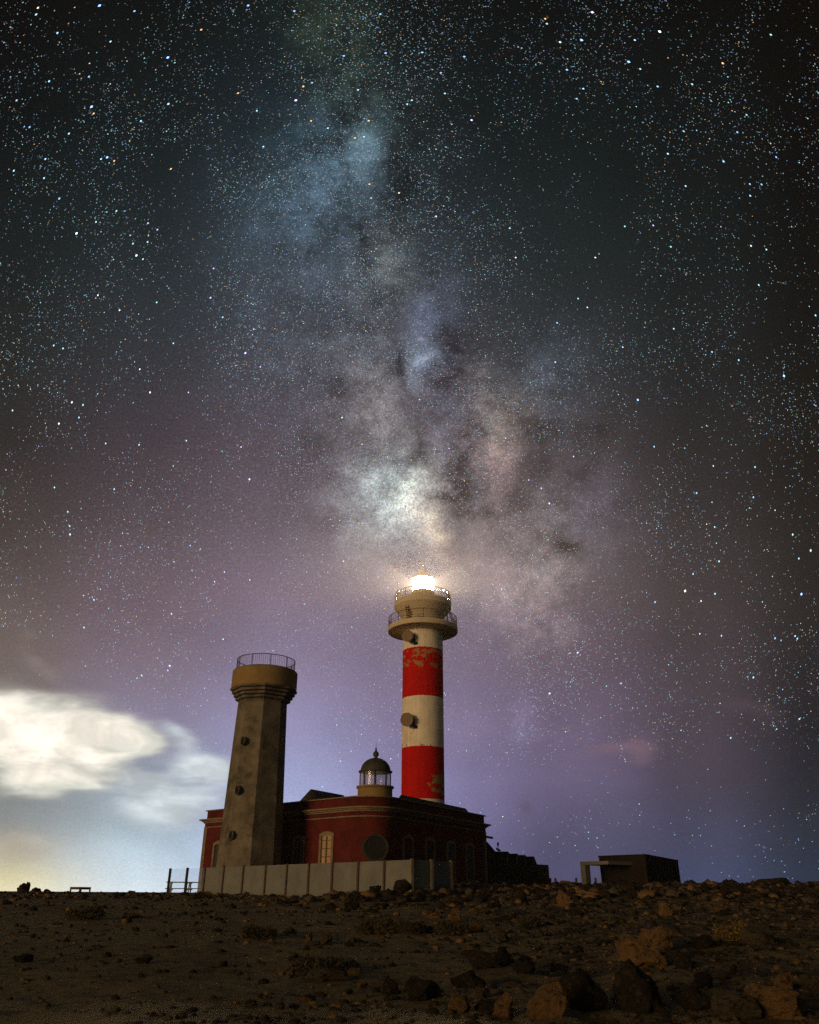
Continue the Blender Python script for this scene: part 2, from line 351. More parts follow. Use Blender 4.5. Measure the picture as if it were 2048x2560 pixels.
M_darkpane = mat('dark window panel', (.05, .052, .05), .35, .2, 2, spec=.5)
M_holeshade = mat('painted hole shade', (.008, .008, .008), .9, .1, 2)  # solid discs, the shade of a recessed hole put into their colour
M_void2 = mat('dark round pane', (.022, .026, .024), .5, .2, 3)
M_shadedstone = mat('shaded stone ring', (.055, .045, .035), .9, .3, 3)  # trim stone darkened: the shade on the bow is put into its colour
M_dish = mat('antenna cover', (.22, .16, .11), .6, .12, 2)
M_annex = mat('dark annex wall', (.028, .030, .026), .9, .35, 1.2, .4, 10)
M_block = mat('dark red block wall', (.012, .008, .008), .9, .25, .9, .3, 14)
M_pale_conc = mat('pale smooth concrete', (.15, .155, .13), .85, .15, 1.5, .2, 12)
M_glass = glass('clear glass', (.93, .95, .97), .06)
M_lglass = glass('lantern glass', (.93, .93, .95), .05)
M_hotglass = glass('diffusing lantern glass', (.95, .95, .95), .03, (.10, .10, .10), (.55, .52, .46), .12)
M_frost = glass('frosted glass', (.85, .86, .84), .05, (.20, .215, .20), (.17, .165, .155), .78)
M_cglass = glass('milky lantern panes', (.93, .93, .96), .04, (.40, .40, .42), (.42, .41, .46), .38)
M_dglass = glass('dusty clear glass', (.72, .78, .75), .06, (.12, .15, .14), (.05, .055, .05), .5)
M_lamp = emis('lighthouse lamp', (1.0, .80, .52), 6.0)
_t = M_lamp.node_tree; _q = G(_t); _a = _q.n('ShaderNodeAddShader'); _tr = _q.n('ShaderNodeBsdfTransparent'); _e = _t.nodes['Emission']; _o = _t.nodes['Material Output']
_q.l(_e.outputs[0], _a.inputs[0]); _q.l(_tr.outputs[0], _a.inputs[1]); _q.l(_a.outputs[0], _o.inputs[0]); M_lamp.cycles.emission_sampling = 'NONE'

def tower_paint():
    M = bpy.data.materials.new('banded tower paint'); M.use_nodes = True; q = G(M.node_tree); b = M.node_tree.nodes['Principled BSDF']
    tc = q.n('ShaderNodeTexCoord').outputs['Object']; sp = q.n('ShaderNodeSeparateXYZ'); q.l(tc, sp.inputs[0]); z = sp.outputs[2]
    wob = q.m('MULTIPLY_ADD', q.noise(tc, 6, 3), .06, -.03); zz = q.m('ADD', z, wob)
    def step(a): return q.m('GREATER_THAN', zz, a)
    def win(a, bb): return q.m('MULTIPLY', step(a), q.m('SUBTRACT', 1.0, step(bb)))
    red = q.m('ADD', win(10.29, 15.64), win(21.05, 26.54))
    mp = q.n('ShaderNodeMapping'); q.l(tc, mp.inputs[0]); mp.inputs['Scale'].default_value = (1, 1, 1.7)
    pn = q.noise(mp.outputs[0], 1.0, 7, .62, .4)
    def fadewin(a, bb, c, dd): return q.m('MULTIPLY', q.mr(z, a, bb), q.m('SUBTRACT', 1.0, q.mr(z, c, dd)))
    xr = sp.outputs[0]
    k1 = q.m('MULTIPLY', fadewin(23.6, 24.6, 26.2, 26.6), .20)
    k2 = q.m('MULTIPLY', q.m('MULTIPLY', fadewin(10.2, 11.2, 12.4, 13.2), q.mr(xr, -.6, 1.6)), .29)
    peel = q.m('MULTIPLY', red, q.m('GREATER_THAN', q.m('ADD', pn, q.m('ADD', k1, k2)), .735))
    k3 = q.m('ADD', q.m('MULTIPLY', fadewin(15.5, 15.66, 15.9, 16.5), .15), q.m('MULTIPLY', fadewin(16.2, 17.0, 18.2, 19.0), .06))
    bare = q.m('MULTIPLY', q.m('SUBTRACT', 1.0, red), q.m('GREATER_THAN', q.m('ADD', q.noise(tc, 2.2, 6, .6), k3), .735))
    var = q.mr(q.noise(tc, .9, 6, .65), .3, .7, .85, 1.12, 'LINEAR')
    streak = q.n('ShaderNodeMapping'); q.l(tc, streak.inputs[0]); streak.inputs['Scale'].default_value = (3, 3, .16)
    sv = q.mr(q.noise(streak.outputs[0], 1.6, 5, .6), .35, .7, 1.06, .82, 'LINEAR')
    c = q.mix(red, (.80, .76, .65), (.52, .010, .008))
    c = q.vs(c, q.m('MULTIPLY', var, sv))
    c = q.mix(peel, c, (.36, .22, .085)); c = q.mix(bare, c, (.13, .11, .08))
    q.l(c, b.inputs['Base Color']); b.inputs['Roughness'].default_value = .8; b.inputs['Specular IOR Level'].default_value = .12
    bp = q.n('ShaderNodeBump'); bp.inputs['Strength'].default_value = .25; bp.inputs['Distance'].default_value = .04
    q.l(q.m('ADD', q.noise(tc, 12, 5, .6), q.m('MULTIPLY', peel, -.6)), bp.inputs['Height']); q.l(bp.outputs[0], b.inputs['Normal'])
    return M
M_tower = tower_paint()

# ------------------------------------------------------------------ stars: far luminous points (outside the air)
def build_stars():
    R = 6000.0; stars = []                     # chart x, y, radius in 819-px pixels, strength, palette index
    pal = [(.42, .80, 1.0), (.30, .55, 1.0), (.85, .93, 1.0), (1.0, .88, .66), (1.0, .58, .24), (.62, .52, 1.0), (.45, 1.0, .95)]
    def cloudy(x, y):
        return (x < 300 and y > 1700) or (x < 470 and y > 1790) or (x < 620 and y > 1880)
    def mwdens(x, y):
        cx = 800 + (y - 0) * .20 + max(0, y - 1200) * .25
        return math.exp(-((x - cx) / 330) ** 2) * (.25 + .75 * math.exp(-((y - 1000) / 600) ** 2))
    gx, gy = np.meshgrid(np.arange(-600, 2700, 12.0), np.arange(-500, 2400, 12.0)); clump = np.clip(.55 + 1.7 * vnoise(gx / 150, gy / 150, 21) + 1.1 * vnoise(gx / 55, gy / 55, 22), .08, 1.5)
    def field(n, r0_, r1_, k0, k1, pw, base):
        N = 0
        while N < n:
            x, y = random.uniform(-500, 2550), random.uniform(-420, 2300)
            w = base + (1 - base) * mwdens(x, y)
            if y > 1650: w *= max(.12, 1 - (y - 1650) / 560)
            w *= clump[int((y + 500) / 12), int((x + 600) / 12)]
            if random.random() > w: continue
            if cloudy(x, y) and random.random() > .03: continue
            m_ = random.random() ** pw; hz_ = max(.75, min(1.25, .8 + y / 3000))
            stars.append((x, y, r0_ + (r1_ - r0_) * m_, (k0 + (k1 - k0) * m_) * hz_, random.choice((0, 0, 0, 0, 6, 6, 1, 1, 2, 3, 4, 5)))); N += 1
    field(42000, .28, .38, .10, .85, 2.6, .26)
    field(9000, .28, .36, .16, .85, 2.2, .85)
    field(5000, .34, .50, .45, 1.2, 3.8, .45)
    wts = [(c[0] + c[1] + c[2]) * rx * ry for _, _, rx, ry, _, c in mw]
    for _ in range(30000):                       # unresolved-star dusting that follows the star clouds of the band
        x0, y0, rx, ry, ro, c = random.choices(mw, wts)[0]; a, b = random.gauss(0, .85) * rx, random.gauss(0, .85) * ry
        cr, sr = math.cos(math.radians(ro)), math.sin(math.radians(ro)); x, y = x0 + a * cr - b * sr, y0 + a * sr + b * cr
        if cloudy(x, y) or random.random() < sum(k * math.exp(-((x - dx) / ex) ** 2 - ((y - dy) / ey) ** 2) for dx, dy, ex, ey, _, k in lanes): continue
        stars.append((x, y, .29, .08 + .85 * random.random() ** 2.6, random.choice((0, 1, 2, 2, 3, 5))))
    for _ in range(6000):
        y = random.uniform(-100, 1900); x = random.gauss(800 + y * .20 + max(0, y - 1200) * .25, 300)
        if not cloudy(x, y): stars.append((x, y, .29, .10 + .7 * random.random() ** 2.5, random.choice((0, 2, 2, 3, 5))))
    def cluster(x, y, sx, sy, n, k, p, rot=0):
        for _ in range(n):
            a, b = random.gauss(0, sx), random.gauss(0, sy); c, s_ = math.cos(rot), math.sin(rot)
            stars.append((x + a * c - b * s_, y + a * s_ + b * c, random.uniform(.3, .5), random.uniform(.2, 1) * k, random.choice(p)))
    cluster(1058, 905, 22, 44, 150, .55, (0, 1, 2), -.4); cluster(1085, 1127, 8, 6, 14, 1.1, (2, 5)); cluster(1110, 1085, 22, 22, 26, .7, (2, 5, 1))
    cluster(1312, 1820, 14, 40, 46, .7, (0, 0, 1)); cluster(1640, 18, 20, 18, 22, .9, (1, 0)); cluster(1159, 1429, 8, 7, 16, .9, (2, 0))
    cluster(1196, 970, 9, 9, 14, .7, (0, 1)); cluster(929, 892, 9, 9, 14, .6, (0,)); cluster(560, 700, 40, 50, 40, .5, (0, 1)); cluster(1081, 737, 8, 8, 12, .6, (2, 5))
    B, V, C, O, Wt, Y = 1, 5, 0, 4, 2, 3
    def many(ox, oy, sc, lst):
        for q in lst:
            x, y, p = q[:3]; big = q[3] if len(q) > 3 else 1
            stars.append((ox + x / sc, oy + y / sc, (.46 + .26 * big), 1.0 + .6 * big, p))
    many(0, 0, 2.156, [(205,42,Y),(403,40,O,0),(537,30,B,2),(725,60,B),(1338,30,B,1.5),(310,177,C),(596,224,C),(1085,160,O),(905,310,B,2),(494,575,B,2),(505,612,O),(908,560,B,1.6),(1283,502,O),(90,541,B),(160,685,B),(372,720,C),(760,652,C),(245,857,C),(578,848,B,1.8),(545,857,C),(616,867,O),(922,910,O),(75,920,C),(238,960,C),(320,1070,B,1.5),(628,1137,C),(518,1196,C),(413,1258,Wt,1.8),(798,1203,V),(849,1238,V),(717,1313,C),(796,1304,C),(736,1377,Wt,1.6),(771,1397,C),(1152,1447,V),(645,1672,Wt),(1135,1605,V,1.5),(528,1591,Wt),(845,1630,C),(1201,1710,C),(1368,1774,V),(290,1862,C),(340,1878,C),(935,1850,C),(1323,1903,V,2),(1404,1977,V),(754,1990,Wt),(809,2115,V,1.6),(1016,2115,V),(1420,790,C),(1385,597,C),(480,413,B),(265,438,C),(195,78,C),(430,398,Y,0),(904,354,C,0),(840,376,O,0)])
    many(1348, 0, 2.156, [(287,66,V,2),(42,128,C),(33,101,O),(650,170,Wt,2),(229,216,B,2),(113,227,Wt,1.4),(483,333,B,2.2),(545,372,C),(150,376,B,1.5),(990,341,O,1.5),(1249,187,C),(516,216,C),(238,478,C),(203,532,B),(639,466,C),(825,454,C),(780,708,B),(1068,713,B),(1118,619,B),(694,829,C,1.4),(994,870,C,1.4),(1278,847,B),(1136,992,B),(1199,994,B),(1138,1055,C),(790,1003,C),(615,1215,V),(462,1220,C),(303,1388,Wt),(710,1330,C),(1142,1325,Y),(1225,1345,C),(1184,1536,C),(97,1740,B,1.3),(451,1871,C),(87,1952,V,1.5),(1076,1941,C),(1320,2026,B,2.2),(726,1772,C),(260,1657,C),(1490,1700,C),(932,1897,C),(695,312,O,0),(335,441,O,0),(1040,597,O,0),(705,713,O,0)])
    many(1348, 900, 2.156, [(532,215,B,2),(186,520,V,1.3),(55,773,V,1.6),(12,692,V),(849,717,C),(1155,740,C),(946,900,C),(970,1085,C,1.3),(830,1153,C),(787,1245,Y,2.4),(873,1299,Wt),(948,1260,C,1.4),(1414,1262,B,2.2),(1464,1027,B,2),(1367,941,C,1.5),(1400,1070,C),(625,1305,B,1.5),(1272,1500,B,1.4),(1380,1488,C),(1392,1502,C),(208,1577,Wt,1.4),(441,1743,V),(57,1797,V,1.6),(1155,1711,C,1.4),(1403,1935,C),(983,1486,C),(866,1476,C),(1033,2037,C),(939,571,C),(1164,577,C),(620,467,C)])
    many(0, 900, 2.156, [(388,228,Wt,1.5),(448,242,C,1.3),(426,310,C),(318,343,Wt,1.5),(570,450,C),(1300,469,V,1.3),(1345,643,V,2),(294,687,C),(616,696,C),(378,940,B,1.6),(376,895,C),(366,818,C),(1026,1000,B),(1157,1195,V),(1210,1143,V),(1347,1185,V),(507,1293,C),(925,1368,V,1.4),(453,1442,C),(1203,1505,C),(915,1648,V,1.8),(905,1673,V),(764,1700,C),(68,272,C),(750,457,C),(1005,435,C)])
    many(720, 500, 1.96, [(725,80,O),(1087,138,C),(1116,282,Wt),(363,1197,V),(272,1770,V,1.5),(645,978,V),(790,1217,V),(1067,1167,V),(1180,1372,V),(1241,1412,V),(1282,1488,V,1.4),(388,1500,V),(265,1066,Wt),(1467,526,C),(1422,483,C),(578,1600,V)])
    many(720, 0, 3.45, [(55,95,B,1.3),(797,122,B,1.3),(843,458,B,1.5),(483,482,B,1.2),(1158,452,B,1.5),(1521,488,B,1.5),(208,714,B,1.2),(132,746,O,1.2),(1319,628,B,1.2),(605,775,C),(200,1043,O),(697,1041,O,1.2),(1354,806,C),(1584,1036,V,1.6),(345,1105,C),(656,1180,C),(578,1190,O),(68,865,V,2),(703,1588,O),(958,1664,Y),(718,1708,V),(1280,1866,C),(1029,898,C),(1069,864,C)])
    verts = []; faces = []; mi = []
    levels = [.06, .12, .2, .32, .5, .75, 1.1, 1.6, 2.3]
    ok = [(1, 0, 0), (-1, 0, 0), (0, 1, 0), (0, -1, 0), (0, 0, 1), (0, 0, -1)]
    tri = [(0, 2, 4), (2, 1, 4), (1, 3, 4), (3, 0, 4), (2, 0, 5), (1, 2, 5), (3, 1, 5), (0, 3, 5)]
    for x, y, rad, k, p in stars:
        dv = ray(x, y).normalized(); z = dv.z
        if z < .012: continue
        c = dv * R; r = rad * R / (FPX * .4); n0 = len(verts)
        rx_, ry_ = x - 1100, y - 1300; rl = math.hypot(rx_, ry_) + 1; el = 1 + .65 * min(1, rl / 1500)      # the lens draws outer stars a little long
        t1 = (cam_right * (-ry_ / rl) - cam_up * (rx_ / rl)) * (r * el); t2 = (cam_right * (rx_ / rl) - cam_up * (ry_ / rl)) * (r * .92); t3 = fwd * r
        c = c + Vector((0, 0, EYE)); verts += [tuple(c + t1), tuple(c - t1), tuple(c + t2), tuple(c - t2), tuple(c + t3), tuple(c - t3)]
        faces += [tuple(n0 + i for i in t) for t in tri]
        li = min(range(len(levels)), key=lambda i: abs(levels[i] - k)); mi += [p * len(levels) + li] * 8
    me = bpy.data.meshes.new('stars'); me.from_pydata(verts, [], faces)
    for p, c in enumerate(pal):
        for L in levels:
            M = emis('star light', c, L * 1.1); M.cycles.emission_sampling = 'NONE'; me.materials.append(M)
    me.polygons.foreach_set('material_index', mi)
    o = bpy.data.objects.new('stars', me); COL.objects.link(o)
    tag(o, 'countless blue, white and amber stars of the night sky', 'stars', kind='stuff')
build_stars()

# ------------------------------------------------------------------ ground
def build_ground():
    A = np.concatenate([np.linspace(-math.pi, -.62, 50, endpoint=False), np.linspace(-.62, .62, 620, endpoint=False), np.linspace(.62, math.pi, 50, endpoint=False)])
    Rr = np.concatenate([[.4, 1, 2, 3, 4, 5], np.geomspace(6, 70, 520), np.geomspace(72, 6000, 50)])
    a, r = np.meshgrid(A, Rr); x = r * np.sin(a); y = r * np.cos(a); z = ground_z(x, y)
    nA, nR = len(A), len(Rr)
    V = np.stack([x, y, z], -1).reshape(-1, 3); V = np.concatenate([V, [[0, 0, gz(0, 0)]]])
    i, j = np.meshgrid(np.arange(nR - 1), np.arange(nA), indexing='ij'); j2 = (j + 1) % nA
    F = np.stack([i * nA + j, i * nA + j2, (i + 1) * nA + j2, (i + 1) * nA + j], -1).reshape(-1, 4)[:, ::-1]
    me = bpy.data.meshes.new('ground'); tris = [(len(V) - 1, int((k + 1) % nA), int(k)) for k in range(nA)]
    me.from_pydata(V.tolist(), [], F.tolist() + tris)
    for p in me.polygons: p.use_smooth = True
    M = bpy.data.materials.new('dry stony soil'); M.use_nodes = True; q = G(M.node_tree); b = M.node_tree.nodes['Principled BSDF']
    tc = q.n('ShaderNodeTexCoord').outputs['Object']
    n1 = q.noise(tc, .35, 7, .6); n2 = q.noise(tc, 3.5, 8, .7); n3 = q.noise(tc, 16, 5, .7)
    c = q.mix(q.mr(n1, .38, .62), (.15, .122, .060), (.19, .158, .082))
    c = q.mix(q.mr(n2, .50, .64), c, (.075, .058, .038))
    c = q.mix(q.mr(n3, .60, .70), c, (.27, .20, .115))
    sp = q.n('ShaderNodeSeparateXYZ'); q.l(tc, sp.inputs[0])
    lava = q.mr(q.m('ADD', sp.outputs[0], q.m('MULTIPLY', q.noise(tc, .25, 5, .6), 14)), 6, 14)
    c = q.mix(q.m('MULTIPLY', lava, q.mr(q.noise(tc, 1.6, 8, .7), .42, .60)), c, (.040, .034, .028))
    q.l(c, b.inputs['Base Color']); b.inputs['Roughness'].default_value = .95; b.inputs['Specular IOR Level'].default_value = .1
    bp = q.n('ShaderNodeBump'); bp.inputs['Strength'].default_value = .8; bp.inputs['Distance'].default_value = .06
    q.l(q.m('ADD', n2, q.m('MULTIPLY', n3, .5)), bp.inputs['Height']); q.l(bp.outputs[0], b.inputs['Normal'])
    me.materials.append(M)
    o = bpy.data.objects.new('ground', me); COL.objects.link(o); tag(o, kind='structure')
build_ground()

# ------------------------------------------------------------------ the tall banded lighthouse
LX, LY = 1.66, 90.0; LG = 1.0
lh = thing('lighthouse', (LX, LY, LG), 'tall round lighthouse with red and white bands and its lamp lit', 'lighthouse')
LC = (LX, LY, 0)
sh = MB().lathe([(2.32, z) for z in np.linspace(.3, 29.0, 60)], (0, 0, 0), 96)
sh.build('tower', M_tower, lh, True, loc=(0, 0, -LG))
low = MB().lathe([(2.30, 28.75), (3.7, 28.78), (4.05, 28.84), (4.08, 28.9), (4.08, 29.36), (4.03, 29.42), (2.2, 29.42)], LC, 96).build('lower_gallery', M_cream, lh, True)
MB().lathe([(2.42, 29.43), (2.42, 30.55)], LC, 96).build('drum', M_cream, lh, True)
up = MB().lathe([(2.42, 30.55), (2.7, 30.95), (3.05, 31.3), (3.34, 31.75), (3.38, 31.8), (3.38, 32.42), (3.33, 32.48), (1.2, 32.48)], LC, 96).build('upper_gallery', M_cream, lh, True)
def railing(c, R, z0, z1, nposts, nbars, parent, m, mids=(.5,), rr=.022, pr=.03, br=.010):
    mb = MB()
    for f in (*mids, 1.0):
        z = z0 + (z1 - z0) * f
        mb.tube([(c[0] + R * math.cos(t), c[1] + R * math.sin(t), z) for t in np.linspace(0, 2 * math.pi, 72, endpoint=False)], rr if f == 1 else rr * .8, 6, True)
    for i in range(nposts):
        t = 2 * math.pi * i / nposts; p = (c[0] + R * math.cos(t), c[1] + R * math.sin(t))
        mb.bar((*p, z0), (*p, z1), pr * 2)
    for i in range(nbars):
        t = 2 * math.pi * (i + .5) / nbars; p = (c[0] + R * math.cos(t), c[1] + R * math.sin(t))
        mb.bar((*p, z0 + .05), (*p, z1), br * 2)
    return mb.build('railing', m, parent)
railing(LC, 4.0, 29.42, 30.52, 16, 150, low, M_rail, (.12, .38), .03, .035, .008).location = (0, 0, 0)
bpy.data.objects['railing'].matrix_parent_inverse = Matrix.Identity(4)
railing(LC, 3.3, 32.48, 33.5, 14, 190, up, M_cream, (.12, .5), .034, .04, .017).location = (0, 0, 0)
# braces under the upper gallery on the right, ladder on the left
br = MB()
for t in (-.55, -.25, .1):
    a = Vector((LX + 2.42 * math.cos(t), LY + 2.42 * math.sin(t), 29.45)); b = Vector((LX + 3.95 * math.cos(t), LY + 3.95 * math.sin(t), 29.5))
    br.bar(b, (LX + 3.2 * math.cos(t), LY + 3.2 * math.sin(t), 31.6), .07); br.bar((LX + 2.9 * math.cos(t), LY + 2.9 * math.sin(t), 29.45), (LX + 2.9 * math.cos(t), LY + 2.9 * math.sin(t), 31.1), .08)
br.build('brace', M_rail, lh)
la = MB(); t0 = math.radians(-128)
for k in range(9):
    z = 29.5 + k * .24; rr = 2.42 + .05 + k * .075
    c = Vector((LX + rr * math.cos(t0), LY + rr * math.sin(t0), z)); tv = Vector((-math.sin(t0), math.cos(t0), 0))
    la.bar(c - tv * .22, c + tv * .22, .06, .12)
for s in (-1, 1):
    tv = Vector((-math.sin(t0), math.cos(t0), 0)) * .24 * s
    la.bar(Vector((LX + 2.5 * math.cos(t0), LY + 2.5 * math.sin(t0), 29.42)) + tv, Vector((LX + 3.15 * math.cos(t0), LY + 3.15 * math.sin(t0), 31.6)) + tv, .045)
la.build('ladder', M_rail, lh)
MB().lathe([(1.36, 32.48), (1.36, 33.84), (1.22, 33.86)], LC, 48).build('lantern_base', M_cream, lh, True)
lg = MB().lathe([(1.24, 33.86), (1.24, 35.44)], LC, 48).build('lantern_glazing', M_hotglass, lh, True)
for i in range(10):
    t = 2 * math.pi * i / 10; MB().bar((LX + 1.25 * math.cos(t), LY + 1.25 * math.sin(t), 33.84), (LX + 1.25 * math.cos(t), LY + 1.25 * math.sin(t), 35.46), .05).build('glazing_bar', M_rail, lg).location = (0, 0, 0)
dm = MB().lathe([(1.36, 35.42), (1.36, 35.5), (1.26, 35.54), (1.12, 35.82), (.85, 36.05), (.5, 36.24), (.36, 36.28), (.36, 36.72), (.30, 36.9), (.12, 37.02), (.05, 37.05)], LC, 48).build('lantern_dome', M_cream, lh, True)
vn = MB(); vn.bar((LX, LY, 37.0), (LX, LY, 38.15), .06); vn.bar((LX - .3, LY, 37.35), (LX + .3, LY, 37.35), .05); vn.bar((LX - .55, LY, 37.85), (LX + .5, LY, 37.85), .03)
vn.frame((LX - .6, LY - .015, 37.78), (1, 0, 0), (0, 1, 0), (0, 0, 1), (.34, .03, .14))
vn.build('weather_vane', M_rail, lh)
MB().lathe([(.05, 33.6), (.55, 33.75), (.75, 34.1), (.75, 34.8), (.55, 35.1), (.05, 35.2)], LC, 32).build('lamp', M_lamp, lh, True)
pl_ = bpy.data.lights.new('lamp_light', 'POINT'); pl_.energy = 850000; pl_.color = (1.0, .78, .50); pl_.shadow_soft_size = .06
po_ = bpy.data.objects.new('lamp_light', pl_); COL.objects.link(po_); po_.parent = lh; po_.location = (0, 0, 34.36 - LG)
rod = MB(); rod.bar((LX - 3.0, LY - 1.35, 32.5), (LX - 3.0, LY - 1.35, 34.6), .07); rod.build('mast', M_cream, lh)
def dish(cx, cy, cz, r, label):
    n = Vector((-.26, -.94, -.20)).normalized(); x = n.cross(Vector((0, 0, 1))).normalized(); y = x.cross(n)
    c = Vector((cx, cy, cz)); mb = MB(); rings = []
    for rr, dd in ((r * .97, .02), (r, -.03), (r, -.26), (r * .8, -.34)):
        rings.append([mb.b.verts.new(c + n * dd + (x * math.cos(a) + y * math.sin(a)) * rr) for a in np.linspace(0, 2 * math.pi, 40, endpoint=False)])
    for A, B in zip(rings, rings[1:]):
        for i in range(40): mb.b.faces.new((A[i], A[(i + 1) % 40], B[(i + 1) % 40], B[i]))
    mb.b.faces.new(rings[0]); mb.b.faces.new(rings[-1])
    o = mb.build('dish_antenna', M_dish, lh, True); o['label'] = label
    k = MB(); back = c - n * .34; hub = Vector((LX - .95, LY - 2.12, cz - .25))
    k.bar(back, hub, .16); k.bar(hub + Vector((-.05, 0, -.5)), hub + Vector((-.05, 0, .55)), .13); k.bar(back + Vector((.05, 0, -.35)), hub + Vector((0, 0, -.4)), .10)
    k.box(hub + Vector((.1, -.05, -.42)), (.42, .3, .34), .3)
    kk = k.build('bracket', M_iron, o); kk.location = (0, 0, 0)
q = at(1016.8, 1799, Y=87.2); dish(q.x, q.y, q.z, .72, 'round drum antenna on the white band')
q = at(1018.2, 1589.5, Y=87.2); dish(q.x, q.y, q.z, .66, 'round drum antenna just below the gallery')

# ------------------------------------------------------------------ the old octagonal tower
OX, OY, OG = -10.52, 58.0, 1.2
ot = thing('stone_tower', (OX, OY, OG), 'plain grey octagonal old tower with a round railed top, left of the red house', 'tower')
AZ = math.radians(22.5) - math.radians(10.2) + math.radians(0)   # one face turned towards the camera
def octo(mb, prof): return mb.lathe(prof, (OX, OY, 0), 8, AZ + math.radians(-.5))
octo(MB(), [(2.20, .6), (1.735, 13.85)]).build('shaft', M_concrete, ot)
cb = MB(); rr = 1.80; z = 13.72
prof = []
for k in range(4):
    prof += [(rr - .02, z), (rr + .17, z + .05), (rr + .19, z + .19), (rr + .06, z + .22)]
    rr += .145; z += .235
octo(cb, [(1.74, 13.66)] + prof + [(2.3, z)]).build('corbel', M_concrete, ot)
cap_z = z - .02
cp = MB().lathe([(1.7, cap_z - .12), (2.30, cap_z - .10), (2.36, cap_z - .02), (2.36, 15.86), (2.30, 15.94), (.2, 15.96)], (OX, OY, 0), 72).build('parapet', M_ochre, ot, True)
railing((OX, OY), 2.12, 15.94, 16.78, 10, 90, ot, M_rail, (.06,), .028, .022, .009)
for px, py in ((606.7, 1852), (592, 1975), (576.5, 2088)):
    p = at(px, py, Y=57.0)
    # the porthole sits on the left-hand face
    fa = AZ + math.radians(-.5) - math.pi / 2 - math.radians(22.5 + 45) + math.radians(0)
    best = None
    for k in range(8):
        a = AZ + math.radians(-.5) + (k + .5) * math.pi / 4; nrm = Vector((math.cos(a), math.sin(a), 0))
        if nrm.x < -.3 and nrm.y < -.3: best = nrm
    nrm = best; rface = (2.20 + (1.735 - 2.20) * (p.z - .6) / 13.25) * math.cos(math.pi / 8)
    tv = Vector((0, 0, 1)).cross(nrm)
    r = ray(px, py); base = Vector((OX, OY, 0)) + nrm * rface
    t = (base - Vector((0, 0, EYE))).dot(nrm) / r.dot(nrm); c = Vector((0, 0, EYE)) + r * t
    mb = MB(); ring = [c + (tv * math.cos(a) + Vector((0, 0, 1)) * math.sin(a)) * .27 - nrm * .1 for a in np.linspace(0, 2 * math.pi, 24, endpoint=False)]
    mb.extrude(ring, nrm * .108); po = mb.build('porthole', M_holeshade, ot)
    mb = MB(); O = [[mb.b.verts.new(c + (tv * math.cos(a) + Vector((0, 0, 1)) * math.sin(a)) * rr + nrm * dd) for a in np.linspace(0, 2 * math.pi, 24, endpoint=False)] for rr, dd in ((.27, -.02), (.27, .012), (.295, .012), (.30, -.08))]
    for A, B in zip(O, O[1:]):
        for i in range(24): mb.b.faces.new((A[i], A[(i + 1) % 24], B[(i + 1) % 24], B[i]))
    mb.build('porthole_rim', M_concrete, po).location = (0, 0, 0)

# ------------------------------------------------------------------ the red keeper's house
def offset_poly(poly, dd):
    n = len(poly); out = []
    area = sum(poly[i][0] * poly[(i + 1) % n][1] - poly[(i + 1) % n][0] * poly[i][1] for i in range(n))
    sgn = 1 if area > 0 else -1
    for i in range(n):
        p0, p1, p2 = Vector(poly[i - 1][:2]), Vector(poly[i][:2]), Vector(poly[(i + 1) % n][:2])
        e1 = (p1 - p0).normalized(); e2 = (p2 - p1).normalized()
        n1 = Vector((e1.y, -e1.x)) * sgn; n2 = Vector((e2.y, -e2.x)) * sgn
        b = (n1 + n2).normalized(); out.append(p1 + b * (dd / max(.3, b.dot(n1))))
    return [(v.x, v.y) for v in out]
I0 = Vector((-2.03, 54.8)); dl = Vector((-12.6, 11.5)).normalized(); dr = Vector((7.6, 13.8)).normalized()
half = math.acos(dl.dot(dr)) / 2; BR = 1.95; tl = BR / math.tan(half)
bis = (dl + dr).normalized(); BC = I0 + bis * (BR / math.sin(half))
pl, pr_ = I0 + dl * tl, I0 + dr * tl
LEND = Vector((-16.0, 67.56)); REND = Vector((6.45, 70.25)); BACK = LEND + (REND - I0) * .9
a1 = math.atan2(pl.y - BC.y, pl.x - BC.x); a2 = math.atan2(pr_.y - BC.y, pr_.x - BC.x)
if a1 > 0: a1 -= 2 * math.pi
arc = [(BC.x + BR * math.cos(a), BC.y + BR * math.sin(a)) for a in np.linspace(a1, a2, 22)]
plan = [tuple(LEND)] + arc + [tuple(REND), tuple(BACK)]
HZ0, HC, HT = .6, 6.22, 7.2
hs = thing('house', (BC.x, BC.y, 1.3), 'low dark red house with stone trims, a rounded corner and a small domed lantern', 'house')
MB().prism(plan, HZ0, HC).build('wall', M_redwall, hs)
MB().prism(offset_poly(plan, -.08), HC + .30, HT - .08).build('parapet', M_redwall, hs)
MB().ringprism(offset_poly(plan, .05), offset_poly(plan, -.35), HT - .08, HT).build('coping', M_stone, hs)
cn_ = MB(); cn_.ringprism(offset_poly(plan, .10), offset_poly(plan, -.3), HC, HC + .10); cn_.ringprism(offset_poly(plan, .22), offset_poly(plan, -.3), HC + .10, HC + .19); cn_.ringprism(offset_poly(plan, .38), offset_poly(plan, -.3), HC + .19, HC + .30)
cn_.ringprism(offset_poly(plan, .04), offset_poly(plan, -.2), HC - .34, HC - .26)
cn_.build('cornice', M_stone, hs)
MB().prism(offset_poly(plan, -.36), HT - .4, HT - .22).build('roof', M_roof, hs)
def wall_frame(p, dirv):
    dirv = Vector((*dirv, 0)); return Vector(p), dirv, Vector((0, 0, 1)), Vector((dirv.y, -dirv.x, 0))
def quoin(p, e, nrm):
    return MB().frame(Vector((p.x, p.y, HZ0)) - Vector((*nrm, 0)) * .05, (*e, 0), (*nrm, 0), (0, 0, 1), (.42, .10, HC - .36 - HZ0)).build('quoin', M_stone, hs)
